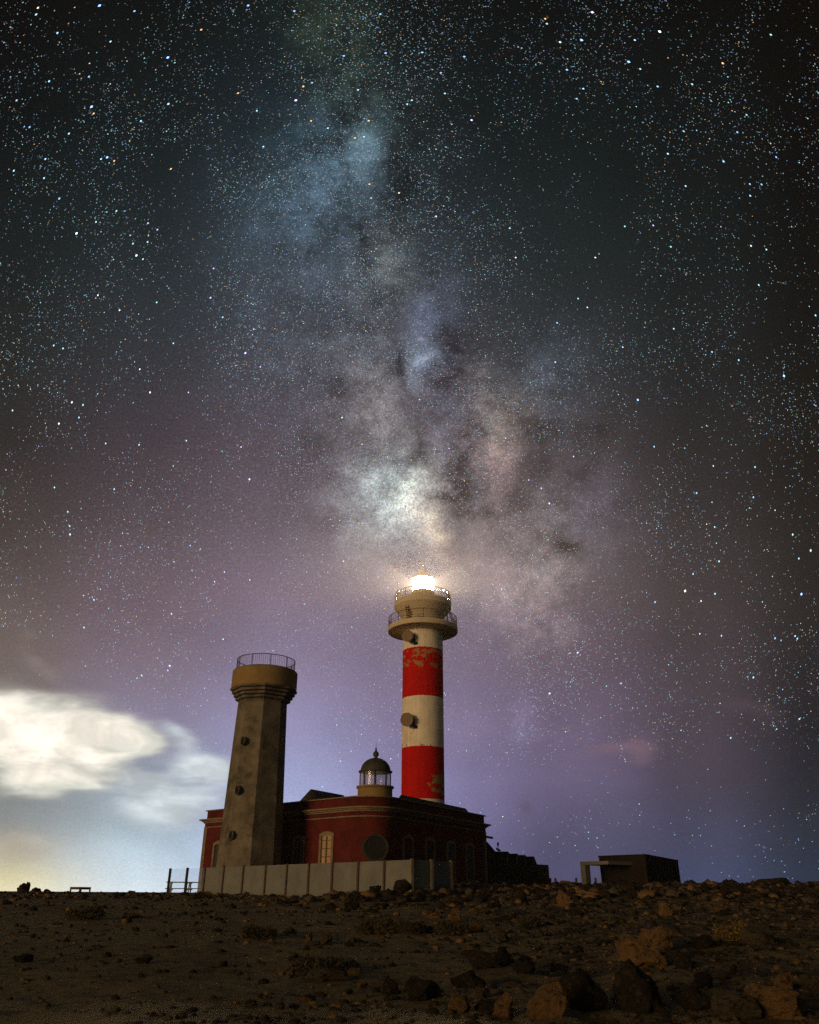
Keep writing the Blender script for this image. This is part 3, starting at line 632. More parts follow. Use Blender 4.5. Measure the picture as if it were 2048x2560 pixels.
nl = Vector((dl.y, -dl.x)); nl = -nl if nl.y > 0 else nl
nr = Vector((dr.y, -dr.x)); nr = -nr if nr.x < 0 else nr
quoin(LEND, -dl, nl); quoin(REND, -dr, nr)
def wall_point(px, py, p0, nrm):
    r = ray(px, py); P0 = Vector((p0.x, p0.y, EYE)); N = Vector((nrm.x, nrm.y, 0)); o = Vector((0, 0, EYE))
    return o + r * ((P0 - o).dot(N) / r.dot(N))
def window(c, e, nrm, w, z0, z1, pane, lab=None, bars=True):
    E = Vector((e.x, e.y, 0)); N = Vector((nrm.x, nrm.y, 0)); Z = Vector((0, 0, 1)); c = Vector((c.x, c.y, 0))
    def arch(hw, zt, rise, n=9): return [(-hw, z0)] + [(-hw + 2 * hw * i / n, zt + rise * math.sin(math.pi * i / n)) for i in range(n + 1)] + [(hw, z0)]
    ins = arch(w / 2 - .20, z1 - .26, .08); outs = arch(w / 2, z1 - .10, .16)
    mb = MB(); m_ = len(ins)
    P3 = lambda q, dd: c + E * q[0] + Z * q[1] + N * dd
    rings = [[mb.b.verts.new(P3(q, dd)) for q in L] for L, dd in ((ins, .0), (ins, .09), (outs, .09), (outs, -.02))]
    for A, B in zip(rings, rings[1:]):
        for i in range(m_ - 1): mb.b.faces.new((A[i], A[i + 1], B[i + 1], B[i]))
    w_ = mb.build('window', M_stone, hs)
    if lab: w_['label'] = lab
    MB().extrude([P3(q, -.03) for q in ins], N * .045).build('pane', pane, w_).location = (0, 0, 0)
    f = MB(); hw = w / 2 - .20
    for x in (-hw + .03, -.035, .035, hw - .03): f.frame(P3((x - .03, z0), .014), E, Z, N, (.06, z1 - z0 - .26, .03))
    for k in range(1, 5):
        zz = z0 + (z1 - .3 - z0) * k / 4.4; f.frame(P3((-hw, zz - .018), .012), E, Z, N, (2 * hw, .036, .024))
    f.build('sash', M_wood, w_).location = (0, 0, 0)
    MB().frame(P3((-w / 2 - .05, z0 - .12), -.02), E, Z, N, (w + .1, .12, .15)).build('sill', M_stone, w_).location = (0, 0, 0)
for px, top, wd, pane, lab in ((548, 2104, 1.25, M_darkpane, 'window left of the old tower'), (750, 2089, 1.25, M_darkpane, 'window in the shade of the old tower'), (819, 2080.5, 1.42, M_paleshutter, 'window with pale lit panes')):
    p = wall_point(px, top, LEND, nl); window(p, dl, nl, wd, p.z - 2.55, p.z, pane, lab)
for px, top in ((1019, 2089), (1074, 2095), (1125.5, 2103), (1172, 2108)):
    p = wall_point(px, top, REND, nr); window(p, dr, nr, 1.5, p.z - 2.6, p.z, M_darkpane)
# round window in the bow
rd = Vector((938.8, 0)); p = at(938.8, 2119, Y=56.0); dirn = Vector((p.x - BC.x, p.y - BC.y)); kx = (p.x - BC.x) / BR; dirn = Vector((kx, -math.sqrt(1 - kx * kx)))
pc = Vector((BC.x + dirn.x * BR, BC.y + dirn.y * BR)); zc = at(938.8, 2119, Y=pc.y).z; pc.x = at(938.8, 2119, Y=pc.y).x
N3 = Vector((dirn.x, dirn.y, 0)); T3 = Vector((-dirn.y, dirn.x, 0)); C3 = Vector((pc.x, pc.y, zc))
circ = lambda r, dd: [C3 + (T3 * math.cos(a) + Vector((0, 0, 1)) * math.sin(a)) * r + N3 * dd for a in np.linspace(0, 2 * math.pi, 36, endpoint=False)]
mb = MB(); O = [[mb.b.verts.new(v) for v in circ(r, dd)] for r, dd in ((.72, -.3), (.72, .06), (.86, .06), (.88, -.4))]
for A, B in zip(O, O[1:]):
    for i in range(36): mb.b.faces.new((A[i], A[(i + 1) % 36], B[(i + 1) % 36], B[i]))
rw = mb.build('round_window', M_shadedstone, hs)
MB().extrude(circ(.72, -.3), N3 * .33).build('pane', M_void2, rw).location = (0, 0, 0)
# domed lantern over the rounded corner
lc = at(937, 2002, Y=57.3); LCX, LCY = lc.x, lc.y + .2
zt = lambda py: at(937, py, Y=LCY).z
zb = lambda py: at(937, py, Y=LCY - 1.1).z
base_top = zb(1961.5)
MB().lathe([(1.19, HT - .5), (1.19, base_top - .16), (1.29, base_top - .12), (1.29, base_top), (.3, base_top + .01)], (LCX, LCY, 0), 48).build('lantern_base', M_ochre, hs, True)
g_top = zb(1926.5)
gl_ = MB().lathe([(1.045, base_top + .01), (1.045, g_top)], (LCX, LCY, 0), 48).build('lantern_glazing', M_cglass, hs, True)
for k in range(8):
    t = math.radians(-90 + 45 * k); MB().bar((LCX + 1.05 * math.cos(t), LCY + 1.05 * math.sin(t), base_top), (LCX + 1.05 * math.cos(t), LCY + 1.05 * math.sin(t), g_top), .075).build('glazing_bar', M_iron, gl_).location = (0, 0, 0)
dt = zt(1894) ; R_ = 1.04; hD = dt - g_top - .12
do = MB().lathe([(1.0, g_top - .01), (1.17, g_top + .02), (1.17, g_top + .10)] + [(R_ * math.cos(a), g_top + .10 + (hD) * math.sin(a)) for a in np.linspace(0.02, 1.45, 14)] + [(.11, dt)], (LCX, LCY, 0), 48).build('lantern_dome', M_dome, hs, True)
f0 = dt - .03
MB().lathe([(.11, f0), (.12, f0 + .08), (.19, f0 + .16), (.21, f0 + .27), (.18, f0 + .38), (.09, f0 + .46), (.06, f0 + .50), (.07, f0 + .58), (.05, f0 + .66), (.018, f0 + .70), (.008, f0 + 1.02)], (LCX, LCY, 0), 20).build('finial', M_dome, do, True).location = (0, 0, 0)
# two low roofs that rise behind the parapet
def skylight(pk, lf, rt, Y0, wid):
    A = at(*pk, Y=Y0); zr = A.z - EYE; B = at(*rt, Z=zr); e = (B - A); e.z = 0; L = e.length; e.normalize(); n = Vector((e.y, -e.x, 0))
    n = -n if n.x > 0 else n
    Cc = at(*lf, Y=Y0 + .3); drop = max(.5, A.z - Cc.z + .25); mb = MB()
    ze = A.z - drop
    a0 = A + n * wid; a0.z = ze; b0 = B + n * wid; b0.z = ze; a1_ = A - n * wid; a1_.z = ze; b1 = B - n * wid; b1.z = ze
    vs = [mb.b.verts.new(v) for v in (A, B, a0, b0, a1_, b1)]
    lows = [mb.b.verts.new(Vector((v.x, v.y, HT - .3))) for v in (a0, b0, b1, a1_)]
    for f in ((0, 2, 3, 1), (0, 1, 5, 4)): mb.b.faces.new([vs[i] for i in f])
    mb.b.faces.new((vs[0], vs[4], vs[2])); mb.b.faces.new((vs[1], vs[3], vs[5]))
    for a, b, c, d_ in ((vs[2], vs[3], lows[1], lows[0]), (vs[3], vs[5], lows[2], lows[1]), (vs[5], vs[4], lows[3], lows[2]), (vs[4], vs[2], lows[0], lows[3])): mb.b.faces.new((a, b, c, d_))
    return mb.build('roof_light', M_roof, hs)
skylight((777.4, 1972.5), (754.7, 1994), (858.6, 1987.7), 64.0, 1.0)
skylight((1003, 1986.5), (992, 1994), (1164, 2021), 60.5, .45)
# rain spout near the right corner
sp_ = Vector((REND.x, REND.y, HC - .62)); MB().bar(sp_ - Vector((.3, .3, 0)), sp_ + Vector((.55, -.25, -.14)), .16).build('rain_spout', M_iron, hs)

# ------------------------------------------------------------------ glass fence
fence_px = [(426.7, 2171), (469.6, 2169.4), (515, 2167.6), (562, 2165.7), (610.8, 2164.2), (666.7, 2162.4), (719.7, 2160.4), (774.5, 2158.3), (833, 2155.5), (897.5, 2152.2), (962.5, 2149.4), (1030, 2147), (1079, 2149.4), (1128, 2152)]
fence_pts = [at(*q, Z=1.3) for q in fence_px]
# straighten both runs: the posts stand on one line
def straight(idx):
    P = np.array([[fence_pts[i].x, fence_pts[i].y] for i in idx]); c = P.mean(0); u, s_, vt = np.linalg.svd(P - c); dv = vt[0]
    for i in idx:
        t = (np.array([fence_pts[i].x, fence_pts[i].y]) - c) @ dv; q = c + dv * t
        r = ray(*fence_px[i]); N = np.array([-dv[1], dv[0]]); k = (c @ N) / (np.array([r.x, r.y]) @ N)
        fence_pts[i] = Vector((r.x * k, r.y * k, 0))
straight(range(12)); 
FT = EYE + 1.3
fe = thing('glass_fence', (fence_pts[5].x, fence_pts[5].y, 1.2), 'tall glass panel fence with dark posts in front of the house', 'fence')
for i, p in enumerate(fence_pts):
    zb_ = gz(p.x, p.y) - .3
    o = MB().box((p.x, p.y, (zb_ + FT) / 2), (.125, .125, FT - zb_ + .02), .6).build('post', M_stone if i >= 11 else M_wood, fe)
for i in range(13):
    a, b = fence_pts[i], fence_pts[i + 1]; e = Vector((b.x - a.x, b.y - a.y, 0)); L = e.length; e.normalize(); n = Vector((e.y, -e.x, 0))
    z0 = min(gz(a.x, a.y), gz(b.x, b.y)) - .05; a_ = Vector((a.x, a.y, z0)) + e * .08 - n * .012
    o = MB().frame(a_, e, n, (0, 0, 1), (L - .16, .024, FT - .03 - z0)).build('panel', M_glass if i < 2 else (M_frost if i < 11 else M_dglass), fe)
    if i in (0, 2, 11): o['label'] = {0: 'clear glass panel', 2: 'frosted glass panel', 11: 'dusty see-through panel'}[i]

# ------------------------------------------------------------------ annex, block building, mast, bollards on the right
an = thing('annex_building', (9.5, 76, 1.3), 'low dark annex with a row of saw-tooth roofs, right of the red house', 'building')
YA = 74.0
def zat(px, py, Y): return at(px, py, Y=Y).z
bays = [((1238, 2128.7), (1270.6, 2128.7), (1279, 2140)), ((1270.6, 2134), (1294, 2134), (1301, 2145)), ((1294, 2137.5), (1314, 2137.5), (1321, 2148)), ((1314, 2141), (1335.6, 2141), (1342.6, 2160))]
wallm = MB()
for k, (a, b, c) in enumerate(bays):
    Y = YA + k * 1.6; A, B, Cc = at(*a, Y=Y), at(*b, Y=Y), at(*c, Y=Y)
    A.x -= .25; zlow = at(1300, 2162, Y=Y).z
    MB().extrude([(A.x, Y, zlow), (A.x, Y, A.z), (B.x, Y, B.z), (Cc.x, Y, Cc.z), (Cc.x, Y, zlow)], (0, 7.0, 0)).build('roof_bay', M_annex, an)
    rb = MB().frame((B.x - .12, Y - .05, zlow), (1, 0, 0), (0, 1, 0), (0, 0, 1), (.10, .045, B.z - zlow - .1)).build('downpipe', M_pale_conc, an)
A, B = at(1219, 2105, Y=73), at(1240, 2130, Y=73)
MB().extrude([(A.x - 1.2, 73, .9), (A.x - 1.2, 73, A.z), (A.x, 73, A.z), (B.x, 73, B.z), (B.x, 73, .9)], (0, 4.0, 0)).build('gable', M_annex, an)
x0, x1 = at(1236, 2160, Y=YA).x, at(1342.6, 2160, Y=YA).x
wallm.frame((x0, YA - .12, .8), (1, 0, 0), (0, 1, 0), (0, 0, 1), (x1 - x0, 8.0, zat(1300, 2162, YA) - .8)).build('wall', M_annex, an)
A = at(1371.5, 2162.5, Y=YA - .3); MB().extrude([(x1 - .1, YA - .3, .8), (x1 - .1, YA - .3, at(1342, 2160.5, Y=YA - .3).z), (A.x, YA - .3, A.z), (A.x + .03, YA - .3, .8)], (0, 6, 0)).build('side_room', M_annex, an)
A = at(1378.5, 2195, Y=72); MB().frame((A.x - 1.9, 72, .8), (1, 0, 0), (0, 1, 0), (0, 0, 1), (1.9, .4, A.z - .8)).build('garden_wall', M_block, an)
q0 = at(1245, 2131, Y=73.5); ms = thing('weather_mast', q0, 'thin mast with small weather instruments on the annex roof', 'mast')
q1 = at(1245, 2106, Y=73.5); q2 = at(1245, 2124.5, Y=73.5)
MB().tube([q0 - Vector((0, 0, .4)), q1], .035, 8).build('pole', M_iron, ms)
MB().lathe([(.0, q1.z - .05), (.07, q1.z), (.09, q1.z - .15), (.05, q1.z - .3)][::-1], (q1.x, q1.y, 0), 12).build('sensor', M_iron, ms)
MB().bar(q2 + Vector((-.16, 0, .10)), q2 + Vector((.22, 0, -.08)), .14).build('instrument_box', M_iron, ms)

bk = thing('block_building', (19.5, 76, 1.4), 'plain dark windowless block with a concrete entrance canopy', 'building')
YB = 70.0
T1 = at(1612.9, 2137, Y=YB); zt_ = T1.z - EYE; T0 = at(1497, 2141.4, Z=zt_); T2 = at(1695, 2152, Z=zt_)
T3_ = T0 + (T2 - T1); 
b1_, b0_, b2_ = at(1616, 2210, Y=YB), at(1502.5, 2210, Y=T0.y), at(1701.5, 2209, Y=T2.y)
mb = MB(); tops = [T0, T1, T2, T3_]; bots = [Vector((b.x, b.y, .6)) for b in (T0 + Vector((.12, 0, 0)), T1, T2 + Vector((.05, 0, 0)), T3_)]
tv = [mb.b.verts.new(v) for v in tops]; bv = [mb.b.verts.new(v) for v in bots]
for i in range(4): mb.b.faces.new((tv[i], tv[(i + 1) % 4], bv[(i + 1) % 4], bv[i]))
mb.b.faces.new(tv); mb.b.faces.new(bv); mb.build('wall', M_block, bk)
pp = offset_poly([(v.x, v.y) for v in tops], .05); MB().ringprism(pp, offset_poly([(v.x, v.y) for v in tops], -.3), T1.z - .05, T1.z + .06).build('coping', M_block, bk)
c0 = at(1450, 2154, Y=T0.y - 2.2); c1 = at(1540, 2156, Y=T0.y - 2.2)
e = (T1 - T0); e.z = 0; e.normalize(); nb = Vector((e.y, -e.x, 0))
MB().frame((c0.x, c0.y, c0.z - .27), e, -nb, (0, 0, 1), (c1.x - c0.x, 3.0, .26)).build('canopy', M_pale_conc, bk, bevel=.015)
MB().frame((c0.x + .01, c0.y + .01, .6), e, -nb, (0, 0, 1), (.50, .6, c0.z - .88)).build('pillar', M_pale_conc, bk, bevel=.015)

names = ['short wooden post beside the annex garden wall', 'short wooden post left of the concrete canopy pillar', 'short wooden post under the canopy, right of the pillar']
for (px, y0, y1), lab in zip(((1388.5, 2195, 2214), (1440.4, 2194.6, 2218), (1488.7, 2194.6, 2216)), names):
    a = at(px, y0, Y=62); b = gz(a.x, a.y)
    o = MB().box((a.x, 62, (a.z + b - .2) / 2), (.13, .13, a.z - b + .2), .2).build('bollard', M_wood); tag(o, lab, 'post', 'short posts on the right')

# ------------------------------------------------------------------ left: low wall, bench, picnic tables
a, b = at(112, 2236, Y=58), at(408, 2234.5, Y=58)
lw = MB().frame((a.x, 58, .6), (b - a).normalized() * Vector((1, 1, 0)), (0, 1, 0), (0, 0, 1), ((b - a).length, .5, b.z - .6)).build('low_wall', M_concrete, bevel=.02)
tag(lw, 'long low concrete wall along the left skyline', 'wall')
q = at(176, 2236, Y=57); bz = q.z
bn = thing('bench', (q.x, 57, bz), 'small four legged bench alone on the left skyline', 'bench')
fl, fm, fr_ = at(176, 2217.2, Y=57), at(201, 2217.2, Y=56.2), at(227, 2225, Y=58.2)
bk_ = fl + (fr_ - fm)
tp = fl.z; poly = [(v.x, v.y, tp) for v in (fl, fm, fr_, bk_)]
MB().extrude([(x, y, tp - .15) for x, y, _ in poly], (0, 0, .15)).build('seat', M_wood, bn)
for v in (fl, fm, fr_, bk_):
    c = (fl + fr_) / 2; w_ = v + (c - v) * .08
    MB().box((w_.x, w_.y, (tp - .1 + bz - .25) / 2), (.085, .085, tp - .1 - bz + .25), .5).build('leg', M_wood, bn)
def picnic(c, L, rz, label):
    r = thing('picnic_table', c, label, 'table', 'picnic tables behind the glass fence'); r.rotation_euler = (0, 0, rz)
    P = lambda mb, n, m=M_wood: mb.build(n, m, r, loc=(0, 0, 0))
    P(MB().box((0, 0, .80), (L, .72, .06)), 'tabletop')
    for s in (-1, 1): P(MB().box((0, s * .68, .44), (L, .26, .05)), 'seat')
    for s in (-1, 1):
        mb = MB(); x = s * (L / 2 - .28); mb.bar((x, -.62, 0), (x, -.22, .78), .07, .10); mb.bar((x, .62, 0), (x, .22, .78), .07, .10); mb.bar((x + .06, -.75, .39), (x + .06, .75, .39), .05, .09); mb.bar((x + .06, -.33, .75), (x + .06, .33, .75), .05, .07)
        P(mb, 'trestle')
q = at(444, 2240, Y=55.5); picnic((q.x, 55.5, q.z - .02), 1.5, .18, 'wooden picnic table behind the first clear glass panel')
q = at(490, 2240, Y=56.0); picnic((q.x, 56.0, q.z - .02), 1.45, .1, 'wooden picnic table half behind the frosted glass')

# ------------------------------------------------------------------ rocks
def rock_mesh(seed, sub=3, flat=.7, jag=.35):
    r = random.Random(seed); b = bmesh.new(); bmesh.ops.create_icosphere(b, subdivisions=sub, radius=1)
    planes = [(Vector((r.gauss(0, 1), r.gauss(0, 1), r.gauss(.1, .8))).normalized(), r.uniform(.42, .86)) for _ in range(16)]
    off = [r.uniform(0, 90) for _ in range(3)]
    from mathutils import noise as mn
    for v in b.verts:
        p = v.co.copy()
        for n, dd in planes:
            k = p.dot(n) - dd
            if k > 0: p -= n * k * .96
        q = Vector((p.x + off[0], p.y + off[1], p.z + off[2]))
        p *= 1 + jag * (mn.fractal(q * 1.5, .9, 2.1, 5)) * .55 + .07 * mn.noise(q * 6) - .10 * max(0, .35 - mn.voronoi(q * 3.2)[0][0]) / .35
        p.z *= flat; v.co = p
    hx = max(math.hypot(v.co.x, v.co.y) for v in b.verts) * .86; z0 = min(v.co.z for v in b.verts); z1 = max(v.co.z for v in b.verts)
    for v in b.verts: v.co = Vector((v.co.x / hx, v.co.y / hx, (v.co.z - (z0 + z1) / 2) / (z1 - z0) * 2))
    me = bpy.data.meshes.new('rock'); b.to_mesh(me); b.free()
    for p in me.polygons: p.use_smooth = True
    me.set_sharp_from_angle(angle=math.radians(26))
    return me
def rock_mat(name, c1, c2, c3, hue=.4):
    M = bpy.data.materials.new(name); M.use_nodes = True; q = G(M.node_tree); b = M.node_tree.nodes['Principled BSDF']
    tc = q.n('ShaderNodeTexCoord').outputs['Object']
    n = q.noise(tc, 2.0, 8, .66, .4); c = q.mix(q.mr(n, .36, .64), c1, c2)
    c = q.mix(q.mr(q.noise(tc, 3.3, 8, .7), .54, .62), c, c3)
    q.l(c, b.inputs['Base Color']); b.inputs['Roughness'].default_value = .95; b.inputs['Specular IOR Level'].default_value = .1
    bp = q.n('ShaderNodeBump'); bp.inputs['Strength'].default_value = .9; bp.inputs['Distance'].default_value = .12
    q.l(q.noise(tc, 7, 8, .7), bp.inputs['Height']); q.l(bp.outputs[0], b.inputs['Normal'])
    return M
M_tan = rock_mat('tan rock', (.22, .135, .06), (.15, .10, .05), (.05, .038, .027))
M_grey = rock_mat('grey brown rock', (.105, .086, .058), (.07, .06, .042), (.035, .03, .022))
M_dark = rock_mat('dark lava rock', (.034, .029, .023), (.022, .019, .016), (.070, .054, .036))
bases = {'tan': M_tan, 'grey': M_grey, 'dark': M_dark}
rocks = {k: [] for k in bases}
for k, m_ in bases.items():
    for i in range(6):
        me = rock_mesh(hash((i, len(k))) % 1000 + i * 17, 4 if i < 3 else 3, random.uniform(.6, .9), .5); me.materials.append(m_); rocks[k].append(me)
def rock(kind, i, pos, size, rz, label, group=None, tilt=0.0, name='rock'):
    o = bpy.data.objects.new(name, rocks[kind][i % 6]); COL.objects.link(o)
    o.location = pos; o.scale = size; o.rotation_euler = (tilt, tilt * .6, rz); tag(o, label, 'rock', group); return o
big = [  # photo box x0,x1,y0,y1, kind, label
 (1600,1690,2330,2385,'tan','ragged tan boulder, upper one of the pair in the middle of the right slope'),
 (1527,1655,2362,2428,'tan','jagged broad tan boulder, lower one of the pair in the middle of the right slope'),
 (1680,1735,2385,2428,'dark','dark stone against the right side of the jagged tan pair'),
 (1840,2046,2480,2556,'tan','large pitted orange tan boulder in the lower right corner'),
 (1224,1300,2500,2556,'tan','orange brown rock at the bottom edge, just right of centre'),
 (1320,1420,2475,2556,'tan','rough tan boulder at the bottom edge beside the dark boulders'),
 (1385,1522,2440,2528,'dark','big dark round boulder with a small pale stone on top'),
 (1430,1480,2424,2452,'grey','small pale stone lying on the big dark round boulder'),
 (1522,1660,2430,2540,'dark','tallest dark boulder in the right foreground'),
 (1774,1892,2500,2560,'grey','greenish grey smooth boulder at the bottom edge on the right'),
 (1798,1849,2414,2440,'grey','small pale oval stone alone on the gravel, right'),
 (1863,1957,2322,2368,'grey','grey brown boulder right of the yellow bush'),
 (1928,2000,2444,2486,'tan','brown rock above the large orange boulder in the corner'),
 (2010,2075,2450,2500,'grey','grey rock cut by the right edge of the picture'),
 (1650,1691,2261,2295,'tan','light tan rock high on the right slope below the dark block'),
 (1390,1431,2235,2273,'tan','rusty upright rock on the slope below the canopy'),
 (1106,1167,2278,2310,'tan','light brown rock on the slope below the clear glass panels'),
 (1057,1096,2269,2288,'grey','squared pale stone left of the light brown rock'),
 (763,783,2336,2356,'tan','small orange stone standing on the bare path'),
 (787,832,2334,2364,'grey','brown stone right of the small orange stone on the path'),
 (1221,1274,2326,2354,'grey','pointed angular rock in the middle of the slope'),
 (757,862,2428,2454,'grey','long flat stone in the foreground left of centre'),
 (714,742,2424,2443,'tan','small tan stone left of the long flat stone'),
 (889,920,2457,2473,'tan','small orange stone right of the long flat stone'),
 (1130,1215,2436,2474,'dark','dark lump of rock in the centre foreground'),
 (1152,1264,2387,2426,'dark','low dark brown rock in the middle of the slope'),
 (947,1000,2450,2490,'dark','dark stone in the foreground below the centre'),
 (1000,1100,2460,2510,'dark','wide dark stone in the foreground below the lighthouse'),
 (980,1030,2200,2224,'dark','flat dark block on top of the mound before the fence'),
 (925,960,2214,2226,'dark','thin dark slab at the left foot of the mound'),
 (1808,1826,2200,2214,'dark','dark upright stone on the right skyline'),
 (1892,1968,2198,2216,'dark','broad dark rock on the right skyline'),
 (1985,2012,2202,2216,'dark','squat dark rock near the right end of the skyline'),
 (1395,1430,2206,2218,'tan','rounded brown rock on the skyline between the short posts'),
 (1730,1790,2440,2476,'dark','dark rock below the small pale oval stone'),
 (1290,1350,2400,2440,'dark','dark rock left of the big dark round boulder'),
 (1700,1780,2480,2530,'dark','low dark rock between the tall dark boulder and the greenish one'),
 (300,345,2284,2298,'grey','small grey stone on the left slope'),
 (1120,1180,2500,2540,'tan','knobbly tan rock at the bottom centre'),
 (1180,1225,2478,2505,'grey','grey rock above the orange brown bottom rocks'),
 (540,570,2405,2420,'grey','lone faint stone on the bare left slope'),
 (1740,1800,2348,2375,'dark','dark stone below the yellow bush'),
]
for n, (xa, xb, ya, yb, kind, lab) in enumerate(big):
    p = hit((xa + xb) / 2, min(yb, 2556) - (yb - ya) * .15) if yb > 2226 else None
    if p is None:
        p = at((xa + xb) / 2, yb, Y=44 if xa > 1300 else 33); p.z = gz(p.x, p.y) if xa > 1300 else p.z
    depth = p.y * fwd.y + (p.z - EYE) * fwd.z
    w_ = (xb - xa) * depth / FPX / 2; h_ = (yb - ya) * depth / FPX
    rock(kind, n, p + Vector((0, 0, h_ * .32)), (w_ * 1.02, w_ * .95, h_ * .66), random.uniform(-.6, .6) + n * .0, lab, None, random.uniform(-.15, .15))
zones = [(-6, 1.5, 26, 38, 'on the mound before the fence'), (1.5, 22, 36, 52, 'in the rubble along the right skyline'), (-1, 16, 18, 36, 'on the middle of the right slope'), (-2, 9, 9, 18, 'in the right foreground'), (-26, -4, 38, 50, 'below the left skyline'), (-12, -1, 11, 32, 'on the bare left slope')]
counts = [32, 78, 50, 42, 28, 12]
for (xa, xb, ya, yb, where), n in zip(zones, counts):
    done = 0
    while done < n:
        x, y = random.uniform(xa, xb), random.uniform(ya, yb)
        if abs(x) > .50 * y: continue
        kind = random.choices(('tan', 'grey', 'dark'), (.22, .30, .48) if xa > -3 else (.15, .35, .5))[0]
        s = random.uniform(.07, .16) if ya < 14 else random.uniform(.10, .26)
        if ya > 30 and random.random() < .25: s *= 1.6
        adj = {'tan': 'tan', 'grey': 'grey brown', 'dark': 'dark'}[kind]
        rock(kind, random.randrange(6), (x, y, gz(x, y) + s * .12), (s * random.uniform(.8, 1.4), s * random.uniform(.8, 1.2), s * random.uniform(.35, .75)), random.uniform(0, 6.28), f'one of the small {adj} stones {where}', f'small {adj} stones {where}', random.uniform(-.3, .3), 'stone'); done += 1
# boulder pile on the left skyline
Yp = 52.0
def pile(xa, xb, ya, yb, i, lab, fx=1.0):
    a, b = at(xa, yb, Y=Yp), at(xb, ya, Y=Yp); w_ = (b.x - a.x) / 2; h_ = b.z - a.z
    rock('dark', i, Vector(((a.x + b.x) / 2, Yp, a.z + h_ * .42)), (w_ * 1.08, w_ * .9, h_ * .58), .3 * i, lab, 'dark boulder pile on the left skyline')
pile(41, 79, 2207, 2246, 0, 'tallest dark boulder of the pile on the left skyline')
pile(62, 78, 2204, 2224, 3, 'small squared stone topping the tallest boulder of the left pile')
pile(74, 106, 2218, 2246, 0, 'middle boulder of the pile on the left skyline')
pile(106, 144, 2222, 2246, 5, 'sloping right hand boulder of the pile on the left skyline')
a, b = at(98, 2228.5, Y=Yp), at(116, 2231, Y=Yp)
o = MB().bar(a, b, .10, .06).build('plank', M_wood); tag(o, 'thin plank bridging the two right boulders of the left pile', 'plank')

# gravel and rubble nobody could count
def scatter(name, label, N, place, smin, smax, mats, kind='stuff', seed=3):
    r = np.random.default_rng(seed); t = (1 + 5 ** .5) / 2
    b = bmesh.new(); bmesh.ops.create_icosphere(b, subdivisions=1, radius=1); bv = np.array([v.co[:] for v in b.verts]); b.verts.index_update(); bf = np.array([[v.index for v in f.verts] for f in b.faces]); b.free()
    xy = place(r, N); N = len(xy); s = smin * (smax / smin) ** (r.random(N) ** 2.2); s *= np.clip(xy[:, 1] / 22, .55, 1.6)
    z = ground_z(xy[:, 0], xy[:, 1]); jit = 1 + (r.random((N, len(bv), 1)) - .5) * .7
    sc = np.stack([s * r.uniform(.8, 1.5, N), s * r.uniform(.8, 1.5, N), s * r.uniform(.45, .9, N)], -1)
    a = r.uniform(0, 6.28, N); v = bv[None] * jit * sc[:, None, :]
    vx = v[..., 0] * np.cos(a)[:, None] - v[..., 1] * np.sin(a)[:, None]; vy = v[..., 0] * np.sin(a)[:, None] + v[..., 1] * np.cos(a)[:, None]
    V = np.stack([vx + xy[:, :1], vy + xy[:, 1:2], v[..., 2] + (z + sc[:, 2] * .2)[:, None]], -1).reshape(-1, 3)
    F = (bf[None] + (np.arange(N) * len(bv))[:, None, None]).reshape(-1, 3)
    me = bpy.data.meshes.new(name); me.vertices.add(len(V)); me.vertices.foreach_set('co', V.ravel()); me.loops.add(F.size); me.loops.foreach_set('vertex_index', F.ravel().astype(np.int32))
    me.polygons.add(len(F)); me.polygons.foreach_set('loop_start', np.arange(0, F.size, 3, dtype=np.int32)); me.update(calc_edges=True)
    for m_ in mats: me.materials.append(m_)
    me.polygons.foreach_set('material_index', np.repeat(r.integers(0, len(mats), N), len(bf)).astype(np.int32))
    o = bpy.data.objects.new(name, me); COL.objects.link(o); tag(o, label, 'stones', kind=kind)
def place_gravel(r, N):
    y = 7.5 * (52 / 7.5) ** r.random(N * 3); x = r.uniform(-.56, .56, N * 3) * y
    p = .18 + .82 * sst(x + vnoise(x / 3, y / 3, 9) * 5, -3, 4); p = p * (.35 + 1.3 * (vnoise(x / 1.7, y / 1.7, 5) + .5)) + .4 * (y > 36)
    k = r.random(N * 3) < p; return np.stack([x, y], -1)[k][:N]
scatter('gravel', 'loose gravel and small rubble over the whole slope', 16000, place_gravel, .012, .10, [M_tan, M_grey, M_grey, M_dark, M_dark, M_dark])
def place_rubble(r, N):
    y = r.uniform(33, 56, N * 2); x = r.uniform(-8, 30, N * 2)
    k = r.random(N * 2) < sst(x + vnoise(x / 3, y / 3, 9) * 4, -6, 0); return np.stack([x, y], -1)[k][:N]
scatter('rubble', 'dense rubble of lava stones along the top of the right slope', 5000, place_rubble, .05, .20, [M_tan, M_grey, M_dark, M_dark, M_dark], seed=5)

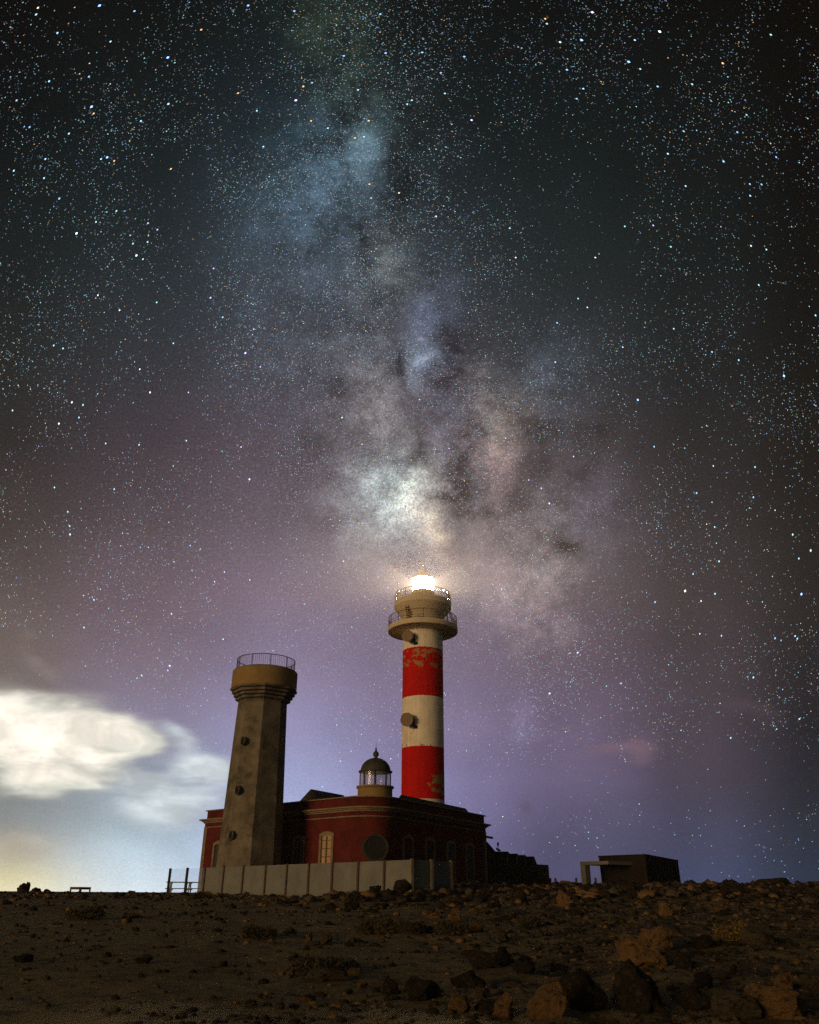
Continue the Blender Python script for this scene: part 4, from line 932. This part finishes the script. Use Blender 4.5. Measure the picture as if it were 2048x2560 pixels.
# ------------------------------------------------------------------ low dry shrubs
def leafmat(name, c, c2):
    M = bpy.data.materials.new(name); M.use_nodes = True; q = G(M.node_tree); b = M.node_tree.nodes['Principled BSDF']
    tc = q.n('ShaderNodeTexCoord').outputs['Object']; q.l(q.mix(q.mr(q.noise(tc, 9, 3), .35, .65), c, c2), b.inputs['Base Color']); b.inputs['Roughness'].default_value = .9; return M
M_darkleaf = leafmat('dark dry shrub', (.035, .032, .018), (.06, .05, .025)); M_yleaf = leafmat('yellow dry shrub', (.20, .14, .03), (.11, .085, .025))
def shrub(px0, px1, py0, py1, m_, label, seed):
    r = random.Random(seed); p = hit((px0 + px1) / 2, py1); depth = p.y * fwd.y; rx = (px1 - px0) * depth / FPX / 2; h = (py1 - py0) * depth / FPX * 1.05
    o = thing('shrub', p, label, 'shrub'); fo = MB(); st = MB()
    lobes = [(r.uniform(-.65, .65) * rx, r.uniform(-.4, .4) * rx, r.uniform(.45, 1)) for _ in range(7)]
    for k in range(1900):
        lx, ly, ls = r.choice(lobes); a = r.uniform(0, 6.28); rad = r.random() ** .5 * rx * .42
        x, y = lx + rad * math.cos(a), ly + rad * math.sin(a); z = r.random() ** .7 * h * ls * (1 - (rad / (rx * .5)) ** 2 * .6)
        c = Vector((p.x + x, p.y + y, gz(p.x + x, p.y + y) + max(.0, z))); dv = Vector((r.gauss(0, 1), r.gauss(0, 1), r.gauss(.6, .7))).normalized(); s_ = Vector((r.gauss(0, 1), r.gauss(0, 1), r.gauss(0, 1))).cross(dv).normalized()
        L = r.uniform(.07, .17) * (.7 + rx * .5); w_ = L * .13
        fo.poly([c - s_ * w_, c + dv * L * .5 + s_ * w_ * .2, c + dv * L, c + s_ * w_])
    for k in range(24):
        lx, ly, ls = r.choice(lobes); e_ = Vector((p.x + lx + r.gauss(0, .15) * rx, p.y + ly + r.gauss(0, .15) * rx, p.z + h * ls * .9)); st.bar((p.x + lx * .6, p.y + ly * .6, p.z - .05), e_, .014)
    fo.build('foliage', m_, o); st.build('stem', M_wood, o)
shrub(889, 1000, 2296, 2334, M_darkleaf, 'wide dark shrub on the path below the frosted panels', 1)
shrub(985, 1066, 2304, 2334, M_darkleaf, 'dark shrub touching the right side of the wide dark shrub', 2)
shrub(1085, 1180, 2306, 2336, M_darkleaf, 'dark shrub in front of the light brown rock', 3)
shrub(1778, 1878, 2308, 2352, M_yleaf, 'yellow dry bush on the right slope', 4)
shrub(732, 870, 2402, 2428, M_darkleaf, 'low dark shrub behind the long flat foreground stone', 5)
shrub(850, 905, 2226, 2256, M_darkleaf, 'dark shrub at the foot of the mound below the fence', 6)
shrub(1300, 1365, 2292, 2318, M_darkleaf, 'dark shrub high on the middle slope', 7)
shrub(470, 530, 2226, 2246, M_darkleaf, 'low dark shrub at the foot of the clear glass panels', 8)
shrub(160, 270, 2262, 2298, M_darkleaf, 'low dark shrub on the left slope below the bench', 9)
shrub(590, 690, 2318, 2345, M_darkleaf, 'flat dark shrub on the left of the bare path', 10)

# ------------------------------------------------------------------ thin glow haze (added to give the lamp its halo)
HAZE = 0.00016
if HAZE:
    mb = MB().frame((-110, -25, -9), (1, 0, 0), (0, 1, 0), (0, 0, 1), (220, 185, 48.2))
    M = bpy.data.materials.new('glow haze'); M.use_nodes = True; M.node_tree.nodes.clear(); q = G(M.node_tree)
    pv = q.n('ShaderNodeVolumePrincipled'); pv.inputs['Color'].default_value = (.95, .95, 1.0, 1); pv.inputs['Density'].default_value = HAZE; pv.inputs['Anisotropy'].default_value = 0.12
    oo = q.n('ShaderNodeOutputMaterial'); q.l(pv.outputs[0], oo.inputs['Volume'])
    M.cycles.volume_sampling = 'EQUIANGULAR'; M.cycles.homogeneous_volume = True
    hz = mb.build('haze', M); tag(hz, 'thin glow haze added to give the lamp a halo', 'haze', kind='stuff')
